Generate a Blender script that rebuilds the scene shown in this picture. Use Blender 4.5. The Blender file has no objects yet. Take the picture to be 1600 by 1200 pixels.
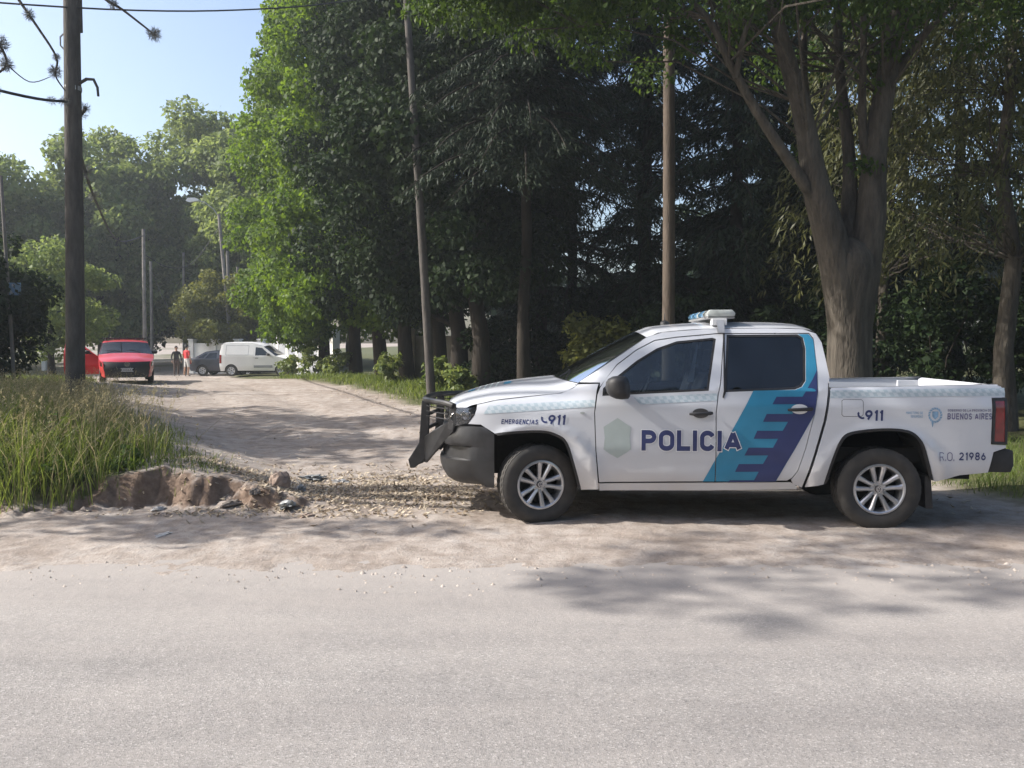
import bpy, bmesh, math, random
import numpy as np
from mathutils import Vector, Matrix
from mathutils.geometry import tessellate_polygon

scene = bpy.context.scene
COL = scene.collection
R = math.radians

# ------------------------------------------------------------------ camera
cam_data = bpy.data.cameras.new('camera')
cam_data.lens = 28.26
cam_data.sensor_width = 36.0
cam_data.clip_start = 0.05
cam_data.clip_end = 3000.0
cam = bpy.data.objects.new('camera', cam_data)
COL.objects.link(cam)
cam.location = (0.0, 0.0, 1.70)
cam.rotation_euler = (R(90.0 - 2.963), 0.0, 0.0)
scene.camera = cam

# ------------------------------------------------------------------ sky, sun, exposure
SUN_EL = R(37.0)
SUN_DIR = Vector((-math.cos(SUN_EL), 0.0, math.sin(SUN_EL)))   # towards the sun
world = bpy.data.worlds.new('World')
scene.world = world
world.use_nodes = True
wn = world.node_tree.nodes
sky = wn.new('ShaderNodeTexSky')
sky.sky_type = 'NISHITA'
sky.sun_disc = False
sky.sun_elevation = SUN_EL
sky.sun_rotation = math.atan2(SUN_DIR.x, SUN_DIR.y)
sky.air_density = 1.0
sky.dust_density = 3.0
sky.ozone_density = 1.0
wn['Background'].inputs['Strength'].default_value = 0.15
world.node_tree.links.new(sky.outputs[0], wn['Background'].inputs['Color'])

sun_data = bpy.data.lights.new('sun', 'SUN')
sun_data.energy = 5.0
sun_data.angle = R(0.53)
sun_data.color = (1.0, 0.955, 0.89)
sun = bpy.data.objects.new('sun', sun_data)
COL.objects.link(sun)
sun.rotation_euler = SUN_DIR.to_track_quat('Z', 'Y').to_euler()

scene.view_settings.view_transform = 'Standard'
scene.view_settings.look = 'None'
scene.view_settings.gamma = 1.0
scene.view_settings.exposure = 0.72
scene.render.engine = 'CYCLES'
scene.cycles.max_bounces = 8
scene.cycles.diffuse_bounces = 3
scene.cycles.glossy_bounces = 3
scene.cycles.transmission_bounces = 6
scene.cycles.transparent_max_bounces = 12
scene.cycles.volume_bounces = 0
scene.cycles.use_denoising = True

# ------------------------------------------------------------------ helpers
def ss(a, b, x):
    t = max(0.0, min(1.0, (x - a) / (b - a)))
    return t * t * (3 - 2 * t)

def nss(a, b, x):
    t = np.clip((x - a) / (b - a), 0, 1)
    return t * t * (3 - 2 * t)

def tag(o, label=None, cat=None, group=None, kind=None):
    if label: o['label'] = label
    if cat: o['category'] = cat
    if group: o['group'] = group
    if kind: o['kind'] = kind
    return o

def link(name, me, mats=None, parent=None):
    o = bpy.data.objects.new(name, me)
    COL.objects.link(o)
    if me is not None and mats is not None and len(me.materials) == 0:
        for m in (mats if isinstance(mats, (list, tuple)) else [mats]):
            me.materials.append(m)
    if parent is not None:
        o.parent = parent
    return o

def empty(name, loc=(0, 0, 0), rz=0.0):
    o = bpy.data.objects.new(name, None)
    o.empty_display_size = 0.2
    COL.objects.link(o)
    o.location = loc
    o.rotation_euler = (0, 0, rz)
    return o

def np_mesh(name, V, F, smooth=False, mat_idx=None):
    """V (n,3), F (m,k) with constant k, made quickly."""
    V = np.asarray(V, np.float32); F = np.asarray(F, np.int32)
    me = bpy.data.meshes.new(name)
    k = F.shape[1]
    me.vertices.add(len(V)); me.vertices.foreach_set('co', V.ravel())
    me.loops.add(F.size); me.loops.foreach_set('vertex_index', F.ravel())
    me.polygons.add(len(F))
    me.polygons.foreach_set('loop_start', np.arange(0, F.size, k, dtype=np.int32))
    me.polygons.foreach_set('loop_total', np.full(len(F), k, np.int32))
    if smooth: me.polygons.foreach_set('use_smooth', np.ones(len(F), bool))
    if mat_idx is not None: me.polygons.foreach_set('material_index', np.asarray(mat_idx, np.int32))
    me.update(calc_edges=True)
    return me

class MB:
    """collects simple shapes into one mesh"""
    def __init__(s): s.v = []; s.f = []; s.m = []
    def add(s, vs, fs, mi=0):
        o = len(s.v); s.v += [tuple(v) for v in vs]; s.f += [tuple(i + o for i in f) for f in fs]; s.m += [mi] * len(fs)
        return s
    def box(s, x0, x1, y0, y1, z0, z1, mi=0):
        return s.add([(x0,y0,z0),(x1,y0,z0),(x1,y1,z0),(x0,y1,z0),(x0,y0,z1),(x1,y0,z1),(x1,y1,z1),(x0,y1,z1)],
                     [(0,3,2,1),(4,5,6,7),(0,1,5,4),(1,2,6,5),(2,3,7,6),(3,0,4,7)], mi)
    def tube(s, pts, r, n=8, mi=0):
        pts = [Vector(p) for p in pts]
        rs = r if isinstance(r, (list, tuple)) else [r] * len(pts)
        vs = []; fs = []
        t = (pts[1] - pts[0]).normalized()
        a = t.cross(Vector((0.13, 0.31, 0.94)) if abs(t.z) < 0.9 else Vector((1, 0.1, 0))).normalized()
        for i, p in enumerate(pts):
            t = (pts[min(i + 1, len(pts) - 1)] - pts[max(i - 1, 0)]).normalized()
            a = (a - t * a.dot(t)).normalized(); b = t.cross(a)
            for k in range(n):
                q = 2 * math.pi * k / n
                vs.append(p + (a * math.cos(q) + b * math.sin(q)) * rs[i])
        for i in range(len(pts) - 1):
            for k in range(n):
                fs.append((i*n+k, i*n+(k+1)%n, (i+1)*n+(k+1)%n, (i+1)*n+k))
        fs.append(tuple(range(n - 1, -1, -1))); fs.append(tuple((len(pts)-1)*n + k for k in range(n)))
        return s.add(vs, fs, mi)
    def lathe_y(s, prof, n=32, c=(0, 0, 0), mi=0, close=False):
        """prof: list of (r, y); around the y axis"""
        vs = []; fs = []
        for (r, y) in prof:
            for k in range(n):
                q = 2 * math.pi * k / n
                vs.append((c[0] + r * math.cos(q), c[1] + y, c[2] + r * math.sin(q)))
        m = len(prof)
        for i in range(m if close else m - 1):
            j = (i + 1) % m
            for k in range(n):
                fs.append((i*n+k, i*n+(k+1)%n, j*n+(k+1)%n, j*n+k))
        return s.add(vs, fs, mi)
    def lathe_z(s, prof, n=16, c=(0, 0, 0), mi=0):
        vs = []; fs = []
        for (r, z) in prof:
            for k in range(n):
                q = 2 * math.pi * k / n
                vs.append((c[0] + r * math.cos(q), c[1] + r * math.sin(q), c[2] + z))
        for i in range(len(prof) - 1):
            for k in range(n):
                fs.append((i*n+k, i*n+(k+1)%n, (i+1)*n+(k+1)%n, (i+1)*n+k))
        return s.add(vs, fs, mi)
    def prism_y(s, poly, y0, y1, mi=0):
        """polygon in (x,z), extruded along y"""
        n = len(poly)
        vs = [(x, y0, z) for x, z in poly] + [(x, y1, z) for x, z in poly]
        tri = tessellate_polygon([[Vector((x, z, 0)) for x, z in poly]])
        fs = [tuple(t) for t in tri] + [tuple(i + n for i in reversed(t)) for t in tri]
        fs += [(i, i + n, (i + 1) % n + n, (i + 1) % n) for i in range(n)]
        return s.add(vs, fs, mi)
    def mesh(s, name, bevel=0.0, smooth=False, seg=2, angle=35):
        me = bpy.data.meshes.new(name)
        bm = bmesh.new()
        bv = [bm.verts.new(v) for v in s.v]
        for f, mi in zip(s.f, s.m):
            try:
                fc = bm.faces.new([bv[i] for i in f]); fc.material_index = mi
            except ValueError:
                pass
        bmesh.ops.recalc_face_normals(bm, faces=bm.faces)
        if bevel:
            es = [e for e in bm.edges if len(e.link_faces) == 2 and e.calc_face_angle(0) > R(25)]
            bmesh.ops.bevel(bm, geom=es, offset=bevel, segments=seg, profile=0.6, affect='EDGES', clamp_overlap=True)
        bm.to_mesh(me); bm.free()
        if smooth:
            me.polygons.foreach_set('use_smooth', [True] * len(me.polygons))
            me.set_sharp_from_angle(angle=R(angle))
        return me
    def build(s, name, mats, parent=None, bevel=0.0, smooth=False, seg=2, angle=35):
        return link(name, s.mesh(name, bevel, smooth, seg, angle), mats, parent)

def catmull(P, per=4):
    out = []
    n = len(P)
    for i in range(n - 1):
        p0, p1, p2, p3 = P[max(i-1, 0)], P[i], P[i+1], P[min(i+2, n-1)]
        for k in range(per):
            t = k / per
            out.append(tuple(0.5 * (2*b + (c-a)*t + (2*a-5*b+4*c-d)*t*t + (3*b-a-3*c+d)*t**3) for a, b, c, d in zip(p0, p1, p2, p3)))
    out.append(tuple(P[-1]))
    return out

# ------------------------------------------------------------------ materials
def nodes_of(m):
    m.use_nodes = True
    return m.node_tree.nodes, m.node_tree.links, m.node_tree.nodes['Principled BSDF']

def pmat(name, col, rough=0.6, metal=0.0, var=0.15, scale=8.0, col2=None, coat=0.0, bump=0.0, bscale=40.0, spec=0.5, detail=4.0, emit=None):
    """Principled with a noise-varied colour and optional fine relief"""
    m = bpy.data.materials.new(name)
    n, l, p = nodes_of(m)
    tc = n.new('ShaderNodeTexCoord')
    ns = n.new('ShaderNodeTexNoise'); ns.inputs['Scale'].default_value = scale; ns.inputs['Detail'].default_value = detail
    l.new(tc.outputs['Object'], ns.inputs['Vector'])
    rp = n.new('ShaderNodeValToRGB')
    c2 = col2 if col2 else tuple(c * (1 - var) for c in col)
    c1 = col if col2 else tuple(min(1.0, c * (1 + var)) for c in col)
    rp.color_ramp.elements[0].position = 0.3; rp.color_ramp.elements[1].position = 0.7
    rp.color_ramp.elements[0].color = (*c2, 1); rp.color_ramp.elements[1].color = (*c1, 1)
    l.new(ns.outputs['Fac'], rp.inputs['Fac'])
    l.new(rp.outputs['Color'], p.inputs['Base Color'])
    p.inputs['Roughness'].default_value = rough
    p.inputs['Metallic'].default_value = metal
    p.inputs['Specular IOR Level'].default_value = spec
    p.inputs['Coat Weight'].default_value = coat
    p.inputs['Coat Roughness'].default_value = 0.12
    if bump:
        nb = n.new('ShaderNodeTexNoise'); nb.inputs['Scale'].default_value = bscale; nb.inputs['Detail'].default_value = 6
        l.new(tc.outputs['Object'], nb.inputs['Vector'])
        b = n.new('ShaderNodeBump'); b.inputs['Strength'].default_value = bump; b.inputs['Distance'].default_value = 0.02
        l.new(nb.outputs['Fac'], b.inputs['Height']); l.new(b.outputs['Normal'], p.inputs['Normal'])
    if emit:
        p.inputs['Emission Color'].default_value = (*emit[0], 1); p.inputs['Emission Strength'].default_value = emit[1]
    return m

def glass_mat(name, tint, gloss=0.06, refl=1.0):
    """thin tinted vehicle glass: tinted transparency below a fresnel reflection"""
    m = bpy.data.materials.new(name); m.use_nodes = True
    n = m.node_tree.nodes; l = m.node_tree.links; n.clear()
    out = n.new('ShaderNodeOutputMaterial'); mix = n.new('ShaderNodeMixShader')
    tr = n.new('ShaderNodeBsdfTransparent'); tr.inputs[0].default_value = (*tint, 1)
    gl = n.new('ShaderNodeBsdfGlossy'); gl.inputs['Roughness'].default_value = gloss; gl.inputs['Color'].default_value = (refl, refl, refl, 1)
    fr = n.new('ShaderNodeFresnel'); fr.inputs['IOR'].default_value = 1.5
    tc = n.new('ShaderNodeTexCoord'); ns = n.new('ShaderNodeTexNoise'); ns.inputs['Scale'].default_value = 3.0
    ad = n.new('ShaderNodeMath'); ad.operation = 'MULTIPLY_ADD'; ad.inputs[1].default_value = 0.04
    l.new(tc.outputs['Object'], ns.inputs['Vector']); l.new(ns.outputs['Fac'], ad.inputs[0]); l.new(fr.outputs[0], ad.inputs[2])
    l.new(ad.outputs[0], mix.inputs[0]); l.new(tr.outputs[0], mix.inputs[1]); l.new(gl.outputs[0], mix.inputs[2])
    l.new(mix.outputs[0], out.inputs[0])
    return m

def leaf_mat(name, c1, c2, trans=0.45, rough=0.5, spec=0.3, scale=0.35, tcol=None):
    """leaf: colour differs from clump to clump and leaf to leaf; light passes through it"""
    m = bpy.data.materials.new(name)
    n, l, p = nodes_of(m)
    geo = n.new('ShaderNodeNewGeometry')
    tc = n.new('ShaderNodeTexCoord')
    ns = n.new('ShaderNodeTexNoise'); ns.inputs['Scale'].default_value = scale; ns.inputs['Detail'].default_value = 3
    l.new(tc.outputs['Object'], ns.inputs['Vector'])
    mx = n.new('ShaderNodeMath'); mx.operation = 'MULTIPLY_ADD'; mx.inputs[1].default_value = 0.6
    l.new(geo.outputs['Random Per Island'], mx.inputs[0])
    sb = n.new('ShaderNodeMath'); sb.operation = 'SUBTRACT'; sb.inputs[1].default_value = 0.3
    l.new(ns.outputs['Fac'], sb.inputs[0]); l.new(sb.outputs[0], mx.inputs[2])
    rp = n.new('ShaderNodeValToRGB')
    rp.color_ramp.elements[0].color = (*c1, 1); rp.color_ramp.elements[1].color = (*c2, 1)
    rp.color_ramp.elements[0].position = 0.1; rp.color_ramp.elements[1].position = 0.85
    l.new(mx.outputs[0], rp.inputs['Fac'])
    l.new(rp.outputs['Color'], p.inputs['Base Color'])
    p.inputs['Roughness'].default_value = rough
    p.inputs['Specular IOR Level'].default_value = spec
    tl = n.new('ShaderNodeBsdfTranslucent')
    hs = n.new('ShaderNodeHueSaturation'); hs.inputs['Hue'].default_value = 0.485; hs.inputs['Saturation'].default_value = 1.15; hs.inputs['Value'].default_value = 1.25
    l.new(rp.outputs['Color'], hs.inputs['Color']); l.new(hs.outputs['Color'], tl.inputs['Color'])
    mix = n.new('ShaderNodeMixShader'); mix.inputs[0].default_value = trans
    l.new(p.outputs[0], mix.inputs[1]); l.new(tl.outputs[0], mix.inputs[2])
    l.new(mix.outputs[0], n['Material Output'].inputs['Surface'])
    return m

M = {}
M['black'] = pmat('black_plastic', (0.018, 0.018, 0.020), 0.55, var=0.25, scale=20, bump=0.05, bscale=300)
M['satin_black'] = pmat('satin_black_steel', (0.028, 0.028, 0.030), 0.38, var=0.3, scale=12, bump=0.03, bscale=150)
M['grey_plastic'] = pmat('dusty_grey_plastic', (0.075, 0.075, 0.078), 0.6, var=0.25, scale=6, col2=(0.05, 0.048, 0.046))
M['void'] = pmat('dark_underbody', (0.010, 0.010, 0.010), 0.9, var=0.4, scale=15)
M['rubber'] = pmat('tyre_rubber', (0.026, 0.025, 0.024), 0.75, var=0.2, scale=9, col2=(0.055, 0.050, 0.045), bump=0.06, bscale=120)
M['alloy'] = pmat('silver_alloy', (0.50, 0.51, 0.53), 0.32, 0.75, var=0.12, scale=14)
M['chrome'] = pmat('chrome', (0.7, 0.7, 0.72), 0.12, 1.0, var=0.05)
M['steel'] = pmat('galvanised_steel', (0.38, 0.38, 0.38), 0.45, 0.6, var=0.2)
M['interior'] = pmat('dark_cabin_trim', (0.022, 0.022, 0.024), 0.8, var=0.25, scale=10)
M['seat'] = pmat('seat_cloth', (0.035, 0.036, 0.042), 0.9, var=0.3, scale=25, bump=0.1, bscale=200)
M['glass'] = glass_mat('tinted_glass', (0.62, 0.66, 0.68))
M['glass_dark'] = glass_mat('dark_tinted_glass', (0.10, 0.11, 0.13))
M['clear'] = glass_mat('clear_lens', (0.9, 0.92, 0.95), 0.03)
M['navy'] = pmat('navy_vinyl', (0.030, 0.042, 0.135), 0.45, var=0.10, scale=5)
M['cyan'] = pmat('cyan_vinyl', (0.030, 0.215, 0.36), 0.45, var=0.10, scale=5)
M['white_vinyl'] = pmat('white_vinyl', (0.72, 0.73, 0.75), 0.5, var=0.05)
M['pale_blue'] = pmat('pale_blue_vinyl', (0.22, 0.36, 0.52), 0.5, var=0.25, scale=30)
M['badge_grey'] = pmat('faded_shield_vinyl', (0.40, 0.46, 0.45), 0.5, var=0.06, scale=6)
M['red_lens'] = pmat('red_lamp_lens', (0.20, 0.006, 0.008), 0.2, var=0.3, scale=12, coat=0.6)
M['blue_lens'] = pmat('blue_lamp_lens', (0.12, 0.26, 0.42), 0.12, var=0.35, scale=9, coat=0.8)
M['lamp_grey'] = pmat('clear_lamp_cover', (0.42, 0.45, 0.44), 0.2, var=0.2, scale=11, coat=0.6)

def white_paint():
    m = bpy.data.materials.new('white_car_paint')
    n, l, p = nodes_of(m)
    tc = n.new('ShaderNodeTexCoord'); sx = n.new('ShaderNodeSeparateXYZ'); l.new(tc.outputs['Object'], sx.inputs[0])
    ns = n.new('ShaderNodeTexNoise'); ns.inputs['Scale'].default_value = 2.2; ns.inputs['Detail'].default_value = 6
    l.new(tc.outputs['Object'], ns.inputs['Vector'])
    # road dust thrown up on the lowest part of the body
    mr = n.new('ShaderNodeMapRange'); mr.inputs['From Min'].default_value = 0.70; mr.inputs['From Max'].default_value = 0.33
    l.new(sx.outputs['Z'], mr.inputs['Value'])
    mu = n.new('ShaderNodeMath'); mu.operation = 'MULTIPLY'; l.new(mr.outputs[0], mu.inputs[0]); l.new(ns.outputs['Fac'], mu.inputs[1])
    mx = n.new('ShaderNodeMix'); mx.data_type = 'RGBA'
    mx.inputs['A'].default_value = (0.57, 0.59, 0.63, 1); mx.inputs['B'].default_value = (0.50, 0.44, 0.38, 1)
    l.new(mu.outputs[0], mx.inputs['Factor']); l.new(mx.outputs['Result'], p.inputs['Base Color'])
    p.inputs['Roughness'].default_value = 0.36
    p.inputs['Coat Weight'].default_value = 0.9; p.inputs['Coat Roughness'].default_value = 0.08
    return m
M['white'] = white_paint()

M['moss'] = pmat('air_plant', (.16, .16, .15), .9, var=.3)
M['pole_grey'] = pmat('grey_pole_wood', (.20, .18, .165), .9, var=.3, scale=3)
M['sign_blue'] = pmat('pale_blue_sign', (.30, .45, .62), .5, var=.2, scale=12)

# ================================================================== the ground
def vnoise(x, y, seed=0):
    """smooth value noise, vectorised, 0..1"""
    x = np.asarray(x, float); y = np.asarray(y, float)
    xi = np.floor(x).astype(np.int64); yi = np.floor(y).astype(np.int64)
    xf = x - xi; yf = y - yi
    def h(a, b):
        n = (a * 374761393 + b * 668265263 + seed * 1442695041) & 0x7fffffff
        n = ((n ^ (n >> 13)) * 1274126177) & 0x7fffffff
        n = ((n ^ (n >> 16)) * 69069) & 0x7fffffff
        return (n & 0xffff) / 65535.0
    u = xf * xf * (3 - 2 * xf); v = yf * yf * (3 - 2 * yf)
    return (h(xi, yi) * (1-u) + h(xi+1, yi) * u) * (1-v) + (h(xi, yi+1) * (1-u) + h(xi+1, yi+1) * u) * v

def fbm(x, y, seed=0, octaves=4):
    s = 0.0; a = 0.5; t = 0.0
    for o in range(octaves):
        s = s + a * vnoise(x * 2**o, y * 2**o, seed + o * 7); t += a; a *= 0.5
    return s / t

RB_Y = [5.0, 7.0, 8.0, 8.9, 10.0, 11.5, 13.0, 15.0, 17.75, 25.0, 35.6, 45.0, 60.0, 120.0]
RB_X = [9.0, 6.4, 5.25, 4.85, 4.2, 3.0, 1.2, -0.2, -1.7, -5.3, -10.9, -15.8, -23.5, -54.0]
def right_edge(y): return np.interp(y, RB_Y, RB_X)
def left_edge(y): return -3.4 - 0.563 * (y - 8.5)
def scarp_y(x):
    return 8.0 + .22 * np.exp(-((x + 3.62) / .30) ** 2) + .20 * np.exp(-((x + 2.98) / .24) ** 2) + .34 * (fbm(x * 1.6, x * 0 + 3.3, 5) - .5) + .30 * (fbm(x * 5.0, x * 0 + 1.3, 6) - .5) - .22 * nss(-4.0, -4.6, x)

def hgt(x, y):
    x = np.asarray(x, float); y = np.asarray(y, float)
    h = .30 * nss(12, 25, y) - .52 * nss(28, 43, y)
    e = (x + 3.4) * (-.87) + (y - 8.5) * (-.49)
    bank = .31 * nss(-1.5, .1, e) * (1 - .55 * nss(13, 21, y))
    face = nss(0, .20 + .55 * nss(-3.9, -4.5, x), y - scarp_y(x) + .10 * (fbm(x * 6, y * 6, 8) - .5)) * (.80 + .4 * fbm(x * 2.5, y * .7, 12))
    h = h + bank * face * (1 - nss(24, 30, y))
    rv = x - right_edge(y)
    h = h + .10 * nss(0, 1.3, rv) * nss(7, 8.5, y)
    # asphalt lies in a shallow bed; loose soil creeps over its edge
    h = h - .05 * (1 - nss(5.0, 6.5, y)) + .022 * nss(5.0, 6.6, y)
    near = np.clip(1.6 - np.abs(y - 8) / 14, .25, 1)
    h = h + .030 * (fbm(x * .9, y * 1.3, 1) - .5) + near * (.030 * (fbm(x * 3.5, y * 5.0, 2) - .5) + .022 * (fbm(x * 11, y * 14, 3) - .5)) * nss(5.0, 5.8, y)
    # wheel ruts along the dirt street
    tr = (x - (left_edge(y) + right_edge(y)) / 2)
    rut = np.exp(-((np.abs(tr) - .9) / .28) ** 2) * nss(9, 12, y)
    h = h - .035 * rut
    # clods on the broken face of the bank
    clod = np.exp(-((y - scarp_y(x) - .06) / .16) ** 2) * nss(-1.2, -.2, e)
    h = h + clod * (.15 * (fbm(x * 6, y * 6, 9) - .5) + .16 * (fbm(x * 15, y * 15, 10) - .5))
    return h

def veg_mask(x, y):
    n = (fbm(x * .8, y * .8, 21) - .5) * 1.8 + (fbm(x * 3, y * 3, 22) - .5) * .8
    l = nss(.1, .7, (left_edge(y) - x) * .87 + n * .55 - .15) * nss(.02, .2, y - scarp_y(x) - .10)
    r = nss(-.2, .5, (x - right_edge(y)) + n * .5)
    return np.maximum(l, r)

def axis_grid(lo, hi, parts):
    """parts: list of (from, to, step)"""
    out = []
    for a, b, s in parts: out += list(np.arange(a, b - 1e-9, s))
    return np.array(out + [parts[-1][1]])

gx = axis_grid(0, 0, [(-900, -200, 100), (-200, -60, 14), (-60, -26, 2), (-26, -9, .3), (-9, -5.2, .09), (-5.2, -1.2, .035), (-1.2, 5.4, .075), (5.4, 12, .2), (12, 40, 1.4), (40, 200, 16), (200, 900, 100)])
gy = axis_grid(0, 0, [(-300, -40, 65), (-40, 3, 4.3), (3, 5, .4), (5, 7.6, .06), (7.6, 10.2, .035), (10.2, 14, .09), (14, 30, .25), (30, 60, .8), (60, 160, 10), (160, 1400, 155)])
GX, GY = np.meshgrid(gx, gy)
GZ = hgt(GX, GY)
VEG = veg_mask(GX, GY)
sl = np.hypot(np.gradient(GZ, axis=0) / np.gradient(GY, axis=0), np.gradient(GZ, axis=1) / np.gradient(GX, axis=1))
EARTH = nss(.45, 1.0, sl) * (GY < 10.5)
ny, nx = GX.shape
idx = np.arange(ny * nx).reshape(ny, nx)
quads = np.stack([idx[:-1, :-1], idx[:-1, 1:], idx[1:, 1:], idx[1:, :-1]], -1).reshape(-1, 4)
fv = (VEG[:-1, :-1] + VEG[1:, 1:] + VEG[1:, :-1] + VEG[:-1, 1:]).ravel() / 4
far_street = ((GX[:-1, :-1] < -70) | (GX[:-1, :-1] > 60) | (GY[:-1, :-1] > 70)).ravel()
is_veg = (fv > .5) | far_street
P3 = np.stack([GX, GY, GZ], -1).reshape(-1, 3)

def ground_mat():
    m = bpy.data.materials.new('dirt_and_turf')
    n, l, p = nodes_of(m)
    tc = n.new('ShaderNodeTexCoord')
    def noise(scale, detail=8, rough=.6):
        k = n.new('ShaderNodeTexNoise'); k.inputs['Scale'].default_value = scale; k.inputs['Detail'].default_value = detail; k.inputs['Roughness'].default_value = rough
        l.new(tc.outputs['Object'], k.inputs['Vector']); return k
    def ramp(src, stops):
        r = n.new('ShaderNodeValToRGB'); el = r.color_ramp.elements
        el[0].position, el[0].color = stops[0][0], (*stops[0][1], 1); el[1].position, el[1].color = stops[-1][0], (*stops[-1][1], 1)
        for q, c in stops[1:-1]:
            e = el.new(q); e.color = (*c, 1)
        l.new(src, r.inputs['Fac']); return r
    big = noise(.55); mid = noise(4.5, 10, .65); fine = noise(42, 8, .7)
    dirt = ramp(mid.outputs['Fac'], [(.28, (.225, .190, .165)), (.45, (.315, .278, .250)), (.56, (.37, .335, .307)), (.74, (.43, .395, .368))])
    dirt2 = ramp(fine.outputs['Fac'], [(.30, (.66, .63, .60)), (.50, (1.04, 1.03, 1.02)), (.75, (1.28, 1.27, 1.25))])
    mul = n.new('ShaderNodeMix'); mul.data_type = 'RGBA'; mul.blend_type = 'MULTIPLY'; mul.inputs['Factor'].default_value = .75
    l.new(dirt.outputs['Color'], mul.inputs['A']); l.new(dirt2.outputs['Color'], mul.inputs['B'])
    bigr = ramp(big.outputs['Fac'], [(.35, (.80, .76, .73)), (.65, (1.06, 1.05, 1.04))])
    mul2 = n.new('ShaderNodeMix'); mul2.data_type = 'RGBA'; mul2.blend_type = 'MULTIPLY'; mul2.inputs['Factor'].default_value = 1
    l.new(mul.outputs['Result'], mul2.inputs['A']); l.new(bigr.outputs['Color'], mul2.inputs['B'])
    turf = ramp(mid.outputs['Fac'], [(.3, (.055, .052, .028)), (.5, (.080, .090, .034)), (.7, (.13, .115, .062))])
    clay = ramp(noise(9, 10, .7).outputs['Fac'], [(.3, (.10, .068, .050)), (.55, (.20, .145, .110)), (.75, (.29, .225, .18))])
    av = n.new('ShaderNodeAttribute'); av.attribute_name = 'veg'
    ae = n.new('ShaderNodeAttribute'); ae.attribute_name = 'earth'
    mr = n.new('ShaderNodeMath'); mr.operation = 'MULTIPLY_ADD'; mr.inputs[1].default_value = .9; mr.inputs[2].default_value = -.45
    l.new(fine.outputs['Fac'], mr.inputs[0])
    ad = n.new('ShaderNodeMath'); ad.operation = 'ADD'; ad.use_clamp = True; l.new(av.outputs['Fac'], ad.inputs[0]); l.new(mr.outputs[0], ad.inputs[1])
    mx = n.new('ShaderNodeMix'); mx.data_type = 'RGBA'
    l.new(ad.outputs[0], mx.inputs['Factor']); l.new(mul2.outputs['Result'], mx.inputs['A']); l.new(turf.outputs['Color'], mx.inputs['B'])
    mx2 = n.new('ShaderNodeMix'); mx2.data_type = 'RGBA'
    l.new(ae.outputs['Fac'], mx2.inputs['Factor']); l.new(mx.outputs['Result'], mx2.inputs['A']); l.new(clay.outputs['Color'], mx2.inputs['B'])
    l.new(mx2.outputs['Result'], p.inputs['Base Color'])
    p.inputs['Roughness'].default_value = .95; p.inputs['Specular IOR Level'].default_value = .15
    b1 = n.new('ShaderNodeBump'); b1.inputs['Strength'].default_value = .45; b1.inputs['Distance'].default_value = .05
    l.new(mid.outputs['Fac'], b1.inputs['Height'])
    b2 = n.new('ShaderNodeBump'); b2.inputs['Strength'].default_value = .8; b2.inputs['Distance'].default_value = .012
    l.new(fine.outputs['Fac'], b2.inputs['Height']); l.new(b1.outputs['Normal'], b2.inputs['Normal']); l.new(b2.outputs['Normal'], p.inputs['Normal'])
    return m
M['ground'] = ground_mat()

def sub_mesh(name, faces):
    used = np.unique(faces); remap = np.full(len(P3), -1, np.int64); remap[used] = np.arange(len(used))
    me = np_mesh(name, P3[used], remap[faces], smooth=True)
    for an, arr in (('veg', VEG), ('earth', EARTH)):
        a = me.attributes.new(an, 'FLOAT', 'POINT'); a.data.foreach_set('value', arr.ravel()[used].astype(np.float32))
    return link(name, me, M['ground'])
tag(sub_mesh('ground', quads[is_veg]), kind='structure')
tag(sub_mesh('dirt_street', quads[~is_veg]), kind='structure')

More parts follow.
